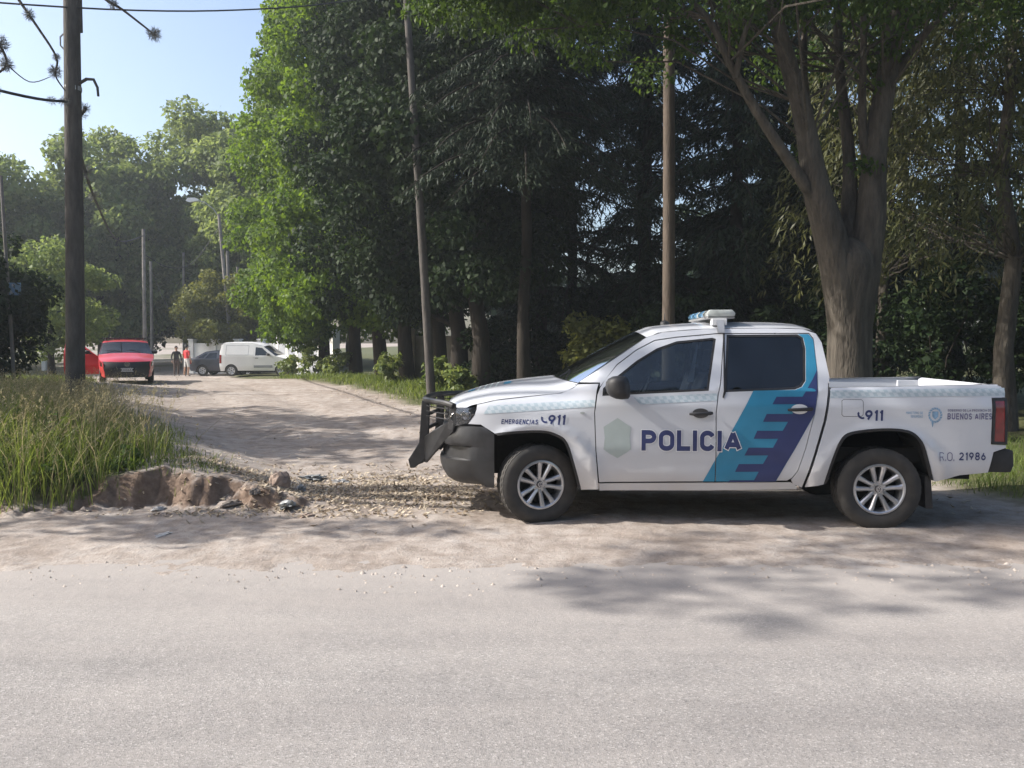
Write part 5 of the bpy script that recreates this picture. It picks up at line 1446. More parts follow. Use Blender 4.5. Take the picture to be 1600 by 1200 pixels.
M['navy_thin'] = pmat('grey_navy_vinyl', (0.14, 0.135, 0.24), 0.5, var=0.1)
M['bumper'] = pmat('dusty_bumper_plastic', (0.034, 0.034, 0.036), 0.5, var=0.25, scale=6, col2=(0.022, 0.021, 0.021))
pickup = build_pickup()

# ================================================================== poles and cables
r8 = np.random.default_rng(91)
def gz(x, y): return float(hgt(x, y))

def pole(name, label, foot, top, r0, r1, matl, group=None, extras=()):
    root = empty(name, foot); tag(root, label, 'pole', group)
    d = Vector(top) - Vector(foot)
    pts = [tuple(d * t + Vector((math.sin(t * 5) * .012, math.cos(t * 4) * .012, 0))) for t in (-.03, .0, .15, .3, .45, .6, .75, .9, 1.0)]
    b = MB(); b.tube(pts, [r0 * 1.05] + [r0 + (r1 - r0) * t for t in (.0, .15, .3, .45, .6, .75, .9, 1.0)], 14); b.build('shaft', matl, root, smooth=True, angle=60)
    for nm, mb, mt in extras: mb.build(nm, mt, root, smooth=True)
    return root

ex = []
b = MB(); b.box(.235, .30, -.03, .03, 6.55, 9.0); ex.append(('conduit', b, M['pole_wood']))
b = MB(); b.tube([(.02, 0, 6.25), (-.05, -.02, 6.33), (-.05, -.02, 6.47), (.02, 0, 6.55)], .014, 6); ex.append(('hook', b, M['steel']))
b = MB(); b.tube([(.14, -.02, 5.66), (.38, -.05, 5.78), (.50, -.06, 5.77), (.56, -.06, 5.64), (.57, -.06, 5.50)], [.026, .026, .024, .022, .020], 8); ex.append(('curved_bracket', b, M['pole_wood']))
b = MB(); b.lathe_z([(.125, 5.60), (.136, 5.60), (.136, 5.67), (.125, 5.67)], 16, (.123, 0, 0)); ex.append(('band', b, M['steel']))
pole('utility_pole', 'thick weathered utility pole standing in the tall grass on the left', (-7.37, 13.5, gz(-7.37, 13.5) - .1), (-7.17, 13.5, 9.3), .155, .115, M['pole_wood'], extras=ex)
pole('utility_pole', 'thin leaning wooden pole in front of the linden row', (-1.92, 19.2, gz(-1.92, 19.2) - .1), (-2.50, 19.2, 10.6), .112, .075, M['pole_wood'])
pole('utility_pole', 'straight brown wooden pole rising behind the cab of the pickup', (3.21, 16.5, gz(3.21, 16.5) - .1), (3.14, 16.5, 10.5), .135, .105, M['pole_brown'])
FP = 'far utility poles along the dirt street'
pole('utility_pole', 'pale far pole just right of the red car', (-21.95, 48.0, gz(-21.95, 48) - .1), (-21.8, 48.0, 8.4), .12, .09, M['pole_grey'], FP)
pole('utility_pole', 'shorter far pole second right of the red car', (-23.3, 52.0, gz(-23.3, 52) - .1), (-23.2, 52.0, 6.9), .11, .08, M['pole_grey'], FP)
pole('utility_pole', 'farthest pole standing above the people', (-22.45, 55.0, gz(-22.4, 55) - .1), (-22.3, 55.0, 7.8), .11, .08, M['pole_grey'], FP)
lx = []
b = MB(); b.tube([(-.70, 0, 9.6), (-1.0, -.1, 10.1), (-1.5, -.2, 10.5), (-1.9, -.25, 10.6)], [.035, .03, .03, .03], 6); lx.append(('lamp_arm', b, M['steel']))
b = MB(); b.prism_y([(-2.6, 10.56), (-2.5, 10.72), (-2.05, 10.76), (-1.80, 10.64), (-1.85, 10.56), (-2.4, 10.48)], -.36, -.14); lx.append(('lamp_head', b, M['white_vinyl']))
pole('street_lamp_pole', 'leaning far pole carrying a street lamp above the van', (-17.35, 50.0, gz(-17.35, 50) - .1), (-18.05, 50.0, 9.6), .13, .09, M['pole_grey'], FP, lx)
pole('utility_pole', 'far pole right beside the leaning lamp pole', (-17.9, 51.5, gz(-17.9, 51.5) - .1), (-18.1, 51.5, 7.5), .12, .09, M['pole_grey'], FP)
pole('utility_pole', 'thin dark far pole rightmost of the three behind the van', (-17.7, 52.5, gz(-17.7, 52.5) - .1), (-17.8, 52.5, 6.6), .11, .08, M['pole_grey'], FP)
sg_ = []
b = MB(); b.box(-.02, .30, -.05, -.035, 2.66, 3.0); sg_.append(('sign_plate', b, M['sign_blue']))
b = MB(); b.add([(0.0, -.056, 2.70), (.10, -.056, 2.70), (.04, -.056, 2.80), (-.01, -.056, 2.80)], [(0, 1, 2, 3)]); b.add([(.06, -.056, 2.90), (.14, -.056, 2.90), (.14, -.056, 2.96), (.06, -.056, 2.96)], [(0, 1, 2, 3)]); sg_.append(('sign_mark', b, M['white_vinyl']))
pole('sign_pole', 'thin dark pole with a small pale blue sign plate at the left edge', (-13.65, 22.0, gz(-13.65, 22.0) - .1), (-13.8, 22.0, 6.2), .05, .04, M['pole_grey'], None, sg_)

def cable(label, pts, r, moss=(), group=None):
    root = empty('overhead_cable', pts[0]); tag(root, label, 'cable', group)
    o = Vector(pts[0])
    cp = [tuple(Vector(p) - o) for p in catmull(pts, 8)]
    b = MB(); b.tube(cp, r, 6); b.build('wire', M['black'], root, smooth=True)
    for (t, s) in moss:
        i = int(t * (len(cp) - 1)); c = np.array(cp[i])
        n = int(160 * s / .2)
        d = unit(r8.normal(size=(n, 3)))
        V, F = leaf_quads(c + d * (s * .5 * r8.random((n, 1)) ** .5), d + r8.normal(size=(n, 3)) * .4, r8.normal(size=(n, 3)), np.full(n, s * .45), np.full(n, s * .035))
        tag(link('air_plant', np_mesh('air_plant', V, F), M['moss'], root), kind='stuff')
    return root
cable('taut black cable crossing the sky near the top of the picture', [(-19.0, 10.0, 7.6), (-13.0, 12.0, 7.20), (-7.25, 13.36, 7.14), (-4.7, 16.5, 8.4), (-2.45, 19.2, 9.85)], .014, [(.30, .16)])
cable('sagging cable with tufts of air plants running into the near pole', [(-10.5, 7.0, 5.55), (-8.6, 9.4, 5.30), (-7.35, 12.0, 5.35), (-7.25, 13.32, 5.62)], .022, [(.3, .2), (.52, .2), (.66, .22), (.85, .15), (.97, .18)])
cable('drooping cable leading from the near pole to the far poles', [(-7.1, 13.6, 5.6), (-8.1, 15.2, 5.5), (-11.0, 21.5, 5.4), (-15.5, 32.0, 5.7), (-21.85, 48.0, 8.0)], .030, [(.02, .18), (.10, .2), (.22, .22), (.40, .3), (.47, .3)])
cable('thin slack cable between the far poles over the street', [(-21.8, 48.0, 6.9), (-20.6, 48.6, 6.2), (-19.4, 49.3, 6.6), (-18.0, 50.0, 8.9)], .02, ())
cable('guy wire slanting down from the shorter far pole', [(-23.2, 52.0, 6.4), (-21.5, 50.0, 4.2), (-20.0, 48.5, 2.6)], .015, ())

# the tree beyond the left edge whose bare branches hang into the picture
def overhanging_tree():
    rng = np.random.default_rng(17)
    x, y = -12.2, 9.0; z = gz(x, y) - .1
    root = empty('overhanging_tree', (x, y, z)); tag(root, 'bare twigs with air-plant tufts hanging into the upper left corner from a tree', 'tree')
    o = np.array([x, y, z])
    b = MB(); b.tube([(0, 0, 0), (.1, 0, 1.5), (.2, .05, 3), (.1, 0, 5), (-.1, 0, 7.5), (0, .1, 10.5)], [.34, .26, .23, .2, .15, .06], 12); b.build('trunk', M['bark_grey'], root, smooth=True, angle=70)
    def limb(pts, r0, r1):
        cp = catmull([tuple(np.array(p) - o) for p in pts], 5); n = len(cp)
        k = MB(); k.tube(cp, [r0 + (r1 - r0) * i / (n - 1) for i in range(n)], 7); k.build('limb', M['bark_grey'], root, smooth=True, angle=70)
        return cp
    limb([(-12.0, 9.05, 3.6), (-10, 9.2, 5.6), (-8, 9.3, 6.4), (-6, 9.4, 6.55), (-4.6, 9.5, 6.0)], .12, .03)
    c1 = limb([(-4.95, 9.48, 6.2), (-4.75, 9.5, 5.72), (-4.5, 9.5, 5.54), (-4.14, 9.5, 5.26)], .022, .010)
    c2 = limb([(-6.2, 9.4, 6.5), (-5.74, 9.5, 5.72), (-5.5, 9.5, 5.36), (-5.28, 9.5, 5.0), (-5.30, 9.5, 4.80), (-5.19, 9.5, 4.62)], .020, .007)
    c3 = limb([(-7.2, 9.3, 6.4), (-6.15, 9.4, 5.55), (-5.98, 9.5, 5.22), (-5.86, 9.5, 4.92), (-6.1, 9.5, 4.75)], .022, .012)
    limb([(-5.86, 9.5, 4.92), (-5.6, 9.5, 4.72), (-5.35, 9.5, 4.78)], .008, .004)
    limb([(-12.1, 9, 6.0), (-10, 8.2, 8.5), (-8, 7.6, 10.3), (-6.5, 7.2, 11.2)], .11, .03)
    limb([(-12.2, 9, 7.0), (-11, 8, 9.5), (-10.2, 7.0, 11.5), (-9.5, 6.4, 13)], .10, .03)
    limb([(-12.1, 9, 5.2), (-11, 8.4, 6.8), (-9.6, 7.8, 7.9), (-8.4, 7.3, 8.6)], .09, .03)
    limb([(-12.2, 9, 8.4), (-12.4, 8, 10.5), (-12.2, 7.0, 12.5)], .09, .03)
    moss = [(c1, -1, .16), (c1, 8, .12), (c2, 8, .13), (c2, 19, .15), (c2, 15, .09), (c3, 6, .2), (c3, 11, .22), (c3, 15, .16)]
    for cp, i, s in moss:
        c = np.array(cp[i]); n = 260; d = unit(rng.normal(size=(n, 3)))
        V, F = leaf_quads(c + d * (s * .5 * rng.random((n, 1)) ** .5), d + rng.normal(size=(n, 3)) * .4, rng.normal(size=(n, 3)), np.full(n, s * .45), np.full(n, s * .04))
        tag(link('air_plant', np_mesh('air_plant', V, F), M['moss'], root), kind='stuff')
    C = []
    for i in range(16): C.append((rng.uniform(-1.5, 2.5), rng.uniform(-2.2, -1.2), rng.uniform(5.6, 7.6)))
    for i in range(46): C.append((rng.uniform(-2.0, 4.6), rng.uniform(-4.2, -1.7), rng.uniform(10.0, 13.5)))
    C = np.array(C)
    C = C[(C[:, 1] + y) < 10.0]
    V, F = crown_leaves(C, rng.uniform(.25, .6, len(C)), 26, .17, rng, droop=.4, inner=.2, wide=.6)
    tag(link('crown', np_mesh('crown', V, F), M['leaf_light'], root), kind='stuff')
overhanging_tree()

# ================================================================== walls beyond the verge
def wall_run(name, label, a, b_, h, t, matl, pillars, pm_, cap=.08, panels=None):
    a = Vector((*a, 0)); b_ = Vector((*b_, 0)); L = (b_ - a).length; ang = math.atan2(b_.y - a.y, b_.x - a.x)
    z = min(gz(*a.xy), gz(*b_.xy)) - .15
    root = empty(name, (a.x, a.y, z), ang); tag(root, label, 'wall')
    k = MB(); k.box(0, L, -t / 2, t / 2, 0, h); k.build('wall_panel', matl, root, bevel=.01)
    for i in range(pillars):
        x = L * i / (pillars - 1)
        k = MB(); k.box(x - .17, x + .17, -t / 2 - .08, t / 2 + .08, 0, h + .18); k.build('pillar', pm_, root, bevel=.02)
        k = MB(); k.box(x - .21, x + .21, -t / 2 - .12, t / 2 + .12, h + .181, h + .181 + cap); k.build('pillar_cap', pm_, root, bevel=.015)
    if panels:
        n, pm2 = panels
        for i in range(n):
            x0 = L * i / n + .22; x1 = L * (i + 1) / n - .22
            m = max(3, int((x1 - x0) / .22))
            for j in range(m):
                q0 = x0 + (x1 - x0) * j / m + .012; q1 = x0 + (x1 - x0) * (j + 1) / m - .012
                k = MB(); k.box(q0, q1, -t / 2 - .05, -t / 2 - .012, .15, h + .05); k.build('board', pm2, root)
    return root
M['render_white'] = pmat('whitewashed_render', (.72, .71, .68), .9, var=.12, scale=2)
M['concrete'] = pmat('pale_concrete', (.34, .31, .27), .9, var=.25, scale=3, bump=.3, bscale=20)
M['gate_grey'] = pmat('grey_painted_boards', (.30, .31, .33), .7, var=.15, scale=4)
wall_run('perimeter_wall', 'long white wall behind the people and the dark car', (-19.6, 49.4), (-13.4, 47.6), 2.0, .2, M['render_white'], 5, M['render_white'])
wall_run('gate_wall', 'white pillared gate with grey boards right of the van', (-13.3, 46.2), (-8.4, 38.2), 2.3, .2, M['render_white'], 6, M['render_white'], panels=(5, M['gate_grey']))
wall_run('low_wall', 'pale concrete low wall with pillars behind the shaded lindens', (-3.4, 27.4), (2.6, 25.6), 1.65, .18, M['concrete'], 4, M['concrete'])
k = empty('gate_post', (-31.4, 54.0, gz(-31.4, 54) - .1)); tag(k, 'small white gate post in the dust left of the near pole', 'post')
b = MB(); b.box(-.14, .14, -.14, .14, 0, 1.9); b.build('shaft', M['render_white'], k, bevel=.02)
b = MB(); b.box(-.2, .2, -.2, .2, 1.901, 2.0); b.build('cap', M['render_white'], k, bevel=.02)

# ================================================================== the vehicles down the street
def arc_pts(c, z, r, a0=0, a1=180, n=12): return [(c + r * math.cos(R(a0 + (a1 - a0) * i / n)), z + r * math.sin(R(a0 + (a1 - a0) * i / n))) for i in range(n + 1)]

def street_car(name, label, cat, loc, rz, S, paint, low_mat):
    root = empty(name, loc, rz); tag(root, label, cat)
    hw, belt = S['hw'], S['belt']
    def wf(u, z):
        w = hw - .05 * ss(.55, .22, z)
        if z > belt: w -= S['tumble'] * (z - belt)
        if u < 0: w -= .28 * (-u) ** 2.2
        if u > S['tail']: w -= .25 * (u - S['tail']) ** 2
        return w
    r = S['r']
    outl = S['front'] + S['top'] + S['rear'] + arc_pts(S['wb'], r, r + .05)[0:] + arc_pts(0, r, r + .05)
    for sg in (-1, 1):
        holes = [S['door']] + S.get('side_windows', [])
        bs = panel('body_side', outl, holes, paint, root, sg, thick=.03, inset=0, su=.2, sz=.15, wf=wf)
        for w_ in S.get('side_windows', []): panel('side_window', w_, (), M['glass_dark'], bs, sg, off=-.012, thick=.004, inset=-.01, su=.3, sz=.3, wf=wf)
        d = panel('front_door', S['door'], (S['door_window'],), paint, root, sg, thick=.04, inset=.006, su=.2, sz=.15, wf=wf)
        panel('door_window', S['door_window'], (), M['glass_dark'], d, sg, off=-.014, thick=.004, inset=-.01, su=.3, sz=.3, wf=wf)
        u1 = max(q[0] for q in S['door']) - .10
        k = MB(); k.tube([(u1 - .16, sg * (hw + .01), belt - .10), (u1 - .08, sg * (hw + .03), belt - .10), (u1, sg * (hw + .01), belt - .10)], .016, 6); k.build('handle', M['black'], d, smooth=True)
        mu = min(q[0] for q in S['door_window']) + .10
        k = MB(); k.lathe_y([(.02, 0), (.07, .02), (.095, .08), (.09, .16), (.04, .19)], 12); me = k.mesh('mirror', smooth=True)
        mo = link('mirror', me, M['black'], d); mo.location = (mu, sg * (hw - .03), belt + .09); mo.scale = (1, sg, .72)
        if S.get('strip'):
            u0, u2, z0, z1 = S['strip']; panel('rub_strip', [(u0, z0), (u2, z0), (u2, z1), (u0, z1)], (), M['gate_grey'], root, sg, off=.006, thick=.01, inset=0, su=.3, wf=wf)
        if S.get('press'):
            pr = S['press']; panel('pressed_panel', pr, (inset_poly(pr, .018),), M['gate_grey'], root, sg, off=.002, thick=.004, inset=0, su=.3, wf=wf)
        panel('headlamp', S['lamp'], (), M['chrome'], root, sg, off=-.010, thick=.02, inset=0, su=.1, wf=wf)
        panel('headlamp_lens', S['lamp'], (), M['clear'], root, sg, off=.006, thick=.004, inset=0, su=.1, wf=wf)
        panel('tail_lamp', S['tlamp'], (), M['red_lens'], root, sg, off=.006, thick=.03, inset=0, su=.1, wf=wf)
        pts = arc_pts(0, r, r + .045); pts2 = arc_pts(S['wb'], r, r + .045)
        for pp in (pts, pts2):
            k = MB(); k.add([q for (u, z) in pp for q in ((u, sg * (hw - .03), z), (u, sg * .35, z))], [(2*i, 2*i+1, 2*i+3, 2*i+2) for i in range(len(pp) - 1)]); k.build('wheel_well', M['void'], root)
        if S.get('open') == sg:
            u0 = min(q[0] for q in S['door']); hv = Vector((u0, sg * wf(u0, .6), 0))
            d.data.transform(Matrix.Translation(-hv))
            for ch in d.children: ch.data = ch.data.copy(); ch.data.transform(Matrix.Translation(-hv) if ch.name.split('.')[0] not in ('mirror',) else Matrix()); 
            for ch in d.children:
                if ch.name.split('.')[0] == 'mirror': ch.location = ch.location - hv
            d.location = hv; d.rotation_euler = (0, 0, sg * R(62))
    def st(q): return (q[0], q[1], q[2], q[3], max(.2, wf(q[0], q[1])) - .002)
    for nm, mt, sts in S['skins']:
        m_ = {'paint': paint, 'glass': M['glass_dark'], 'low': low_mat}[mt]
        patch(nm, [st(q) for q in sts], m_, root, p=2.4, nv=14, per=3)
    k = MB(); k.box(-.5, S['wb'] + .45, -hw + .12, hw - .12, .20, .42); k.box(.3, S['wb'] + .2, -hw + .10, hw - .10, .42, belt - .12); k.build('underbody', M['void'], root)
    for v in (-.36, .36):
        k = MB(); k.prism_y([(1.0, .4), (.98, .62), (1.4, .60), (1.58, 1.12), (1.68, 1.12), (1.55, .4)], v - .22, v + .22); k.build('seat', M['seat'], root, bevel=.03)
    WM = wheel_meshes(r, r * .62, .18, spokes=6, twin=False, seg=40, tread=False)
    for (u, sg) in ((0, -1), (0, 1), (S['wb'], -1), (S['wb'], 1)): place_wheel(WM, root, (u, sg * (hw - .105), r), sg, 0, .3 * u, badge=False)
    return root, wf

# red hatchback, seen from the front with its passenger-side door open
RED = dict(hw=.825, belt=.93, tumble=.30, tail=2.6, wb=2.47, r=.295, open=1,
    front=[(-.345, .295), (-.42, .24), (-.70, .22), (-.74, .40), (-.70, .66)], top=[(-.62, .73), (-.2, .83), (.40, .94), (.55, .98), (1.10, 1.33), (1.35, 1.375), (1.9, 1.39), (2.5, 1.36), (2.75, 1.28)],
    rear=[(3.02, .95), (3.10, .85), (3.12, .50), (3.05, .24), (2.85, .24)],
    door=[(.50, .28), (.48, .88), (.62, .965), (1.14, 1.315), (1.66, 1.345), (1.68, .28)], door_window=[(.72, .965), (1.16, 1.27), (1.60, 1.30), (1.61, .965)],
    side_windows=[[(1.76, .97), (1.76, 1.30), (2.35, 1.29), (2.62, 1.0)]],
    lamp=[(-.66, .56), (-.62, .70), (-.36, .74), (-.42, .60)], tlamp=[(2.99, .62), (3.0, .86), (3.09, .84), (3.10, .62)],
    skins=[('hood', 'paint', [(-.60, .735, -.80, .715), (-.45, .77, -.66, .80), (-.2, .83, -.35, .885), (.40, .94, .25, 1.0)]),
           ('windscreen', 'glass', [(.42, .945, .28, 1.005), (.75, 1.115, .64, 1.17), (1.09, 1.33, 1.02, 1.375)]),
           ('roof', 'paint', [(1.09, 1.33, 1.02, 1.375), (1.35, 1.375, 1.32, 1.42), (1.9, 1.39, 1.9, 1.44), (2.5, 1.36, 2.52, 1.41), (2.75, 1.28, 2.80, 1.32)]),
           ('rear_window', 'glass', [(2.75, 1.28, 2.80, 1.32), (3.0, .96, 3.08, .97)]),
           ('tailgate', 'paint', [(3.0, .96, 3.08, .97), (3.10, .84, 3.16, .84), (3.12, .50, 3.18, .5), (3.05, .24, 3.10, .24)]),
           ('front_bumper', 'low', [(-.60, .735, -.80, .715), (-.68, .62, -.86, .60), (-.72, .50, -.90, .48), (-.73, .36, -.90, .36), (-.68, .22, -.84, .22)])])
M['red_paint'] = pmat('red_car_paint', (.50, .020, .035), .35, var=.08, scale=2, coat=.6)
M['dark_blue_paint'] = pmat('dark_blue_car_paint', (.030, .036, .055), .35, var=.1, scale=2, coat=.5)
M['van_white'] = pmat('van_white_paint', (.76, .76, .75), .4, var=.04, scale=2, coat=.4)
rc, rwf = street_car('red_hatchback', 'red hatchback facing the camera on the dirt street with one door open', 'car', (-12.78, 26.65, gz(-12.78, 26.65) - .01), R(116.5), RED, M['red_paint'], M['bumper'])
roundel('emblem', .075, 0, rc, M['chrome'], M['black'], (-.885, 0, .645), (0, 0, R(-90)))
k = MB(); k.box(-.925, -.905, -.20, .20, .40, .53); pl = k.build('number_plate', M['black'], rc)
for z0, z1 in ((.41, .43), (.50, .52)):
    k = MB(); k.box(-.930, -.9255, -.18, .18, z0, z1); k.build('plate_line', M['white_vinyl'], pl)
k = MB()
for i, v in enumerate([-.13, -.075, -.02, .035, .09, .14]): k.box(-.930, -.9255, v - .018, v + .018, .445, .485)
tag(k.build('plate_characters', M['white_vinyl'], pl), kind='stuff')
for sg in (-1, 1):
    k = MB(); k.tube([(1.3, sg * .60, 1.43), (1.3, sg * .60, 1.47), (2.5, sg * .60, 1.47), (2.5, sg * .60, 1.41)], .022, 6); k.build('roof_rail', M['black'], rc, smooth=True)
for u in (1.4, 2.3):
    k = MB(); k.tube([(u, -.66, 1.485), (u, .66, 1.485)], .025, 6); k.build('roof_bar', M['black'], rc, smooth=True)
for v in (-.45, .1):
    k = MB(); k.tube([(.34, v, 1.03), (.46, v + .25, 1.09), (.44, v + .5, 1.07)], .010, 5); k.build('wiper', M['black'], rc)

VAN = dict(hw=.86, belt=1.08, tumble=.18, tail=3.0, wb=2.69, r=.305,
    front=[(-.355, .305), (-.45, .25), (-.74, .25), (-.80, .55), (-.75, .78)], top=[(-.62, .88), (0, 1.02), (.28, 1.09), (.95, 1.60), (1.25, 1.72), (1.8, 1.79), (3.0, 1.77), (3.22, 1.69)],
    rear=[(3.30, 1.3), (3.32, .6), (3.28, .28), (3.08, .28)],
    door=[(.40, .34), (.38, 1.04), (.50, 1.14), (1.00, 1.58), (1.30, 1.66), (1.46, 1.66), (1.48, .34)], door_window=[(.56, 1.12), (1.02, 1.52), (1.36, 1.56), (1.38, 1.12)],
    strip=(.45, 1.46, .46, .60), press=[(1.75, 1.14), (1.72, 1.66), (2.95, 1.66), (2.98, 1.14)],
    lamp=[(-.72, .72), (-.60, .86), (-.28, .92), (-.40, .76)], tlamp=[(3.20, .70), (3.20, 1.15), (3.30, 1.15), (3.31, .70)],
    skins=[('hood', 'paint', [(-.60, .885, -.82, .84), (-.40, .93, -.62, .96), (0, 1.02, -.18, 1.07), (.28, 1.09, .08, 1.15)]),
           ('windscreen', 'glass', [(.28, 1.09, .08, 1.15), (.60, 1.33, .44, 1.40), (.94, 1.595, .84, 1.66)]),
           ('roof', 'paint', [(.94, 1.595, .84, 1.66), (1.25, 1.72, 1.18, 1.78), (1.8, 1.79, 1.8, 1.85), (3.0, 1.77, 3.02, 1.83), (3.22, 1.69, 3.28, 1.74)]),
           ('rear_doors', 'paint', [(3.22, 1.69, 3.28, 1.74), (3.30, 1.3, 3.36, 1.3), (3.32, .6, 3.38, .6), (3.28, .28, 3.32, .28)]),
           ('front_bumper', 'low', [(-.60, .885, -.82, .84), (-.74, .74, -.92, .70), (-.79, .55, -.96, .55), (-.77, .40, -.94, .40), (-.70, .25, -.86, .25)])])
vn, vwf = street_car('delivery_van', 'white panel van parked sideways on the right verge', 'van', (-12.35, 43.86, gz(-13.5, 43.8) - .01), R(179), VAN, M['van_white'], M['bumper'])
SED = dict(hw=.84, belt=.93, tumble=.32, tail=2.6, wb=2.55, r=.30,
    front=[(-.35, .30), (-.45, .25), (-.74, .24), (-.78, .45), (-.74, .64)], top=[(-.65, .71), (-.1, .83), (.45, .93), (.6, .97), (1.2, 1.34), (1.5, 1.39), (2.0, 1.40), (2.45, 1.33), (2.95, 1.05)],
    rear=[(3.28, .98), (3.38, .85), (3.36, .5), (3.28, .27), (2.95, .27)],
    door=[(.52, .28), (.50, .88), (.66, .965), (1.22, 1.315), (1.62, 1.345), (1.64, .28)], door_window=[(.76, .965), (1.24, 1.27), (1.56, 1.30), (1.57, .965)],
    side_windows=[[(1.72, .97), (1.72, 1.30), (2.15, 1.29), (2.40, .98)], [(2.48, .99), (2.24, 1.27), (2.42, 1.25), (2.78, 1.02)]],
    lamp=[(-.68, .55), (-.62, .68), (-.36, .72), (-.42, .58)], tlamp=[(3.20, .68), (3.20, .90), (3.33, .88), (3.35, .68)],
    skins=[('hood', 'paint', [(-.62, .715, -.82, .70), (-.45, .755, -.66, .80), (-.1, .83, -.25, .88), (.45, .93, .3, .99)]),
           ('windscreen', 'glass', [(.45, .93, .3, .99), (.8, 1.12, .7, 1.17), (1.2, 1.34, 1.12, 1.385)]),
           ('roof', 'paint', [(1.2, 1.34, 1.12, 1.385), (1.5, 1.39, 1.48, 1.43), (2.0, 1.40, 2.0, 1.445), (2.45, 1.33, 2.48, 1.385)]),
           ('rear_window', 'glass', [(2.45, 1.33, 2.48, 1.385), (2.92, 1.06, 3.0, 1.08)]),
           ('boot_lid', 'paint', [(2.92, 1.06, 3.0, 1.08), (3.28, .98, 3.36, .99), (3.38, .85, 3.45, .85), (3.36, .5, 3.42, .5), (3.28, .27, 3.34, .27)]),
           ('front_bumper', 'low', [(-.62, .715, -.82, .70), (-.72, .56, -.88, .55), (-.76, .45, -.92, .45), (-.70, .24, -.86, .24)])])
street_car('dark_car', 'dark blue car half hidden behind the white van', 'car', (-14.95, 46.2, gz(-16, 46.2) - .01), R(178), SED, M['dark_blue_paint'], M['bumper'])

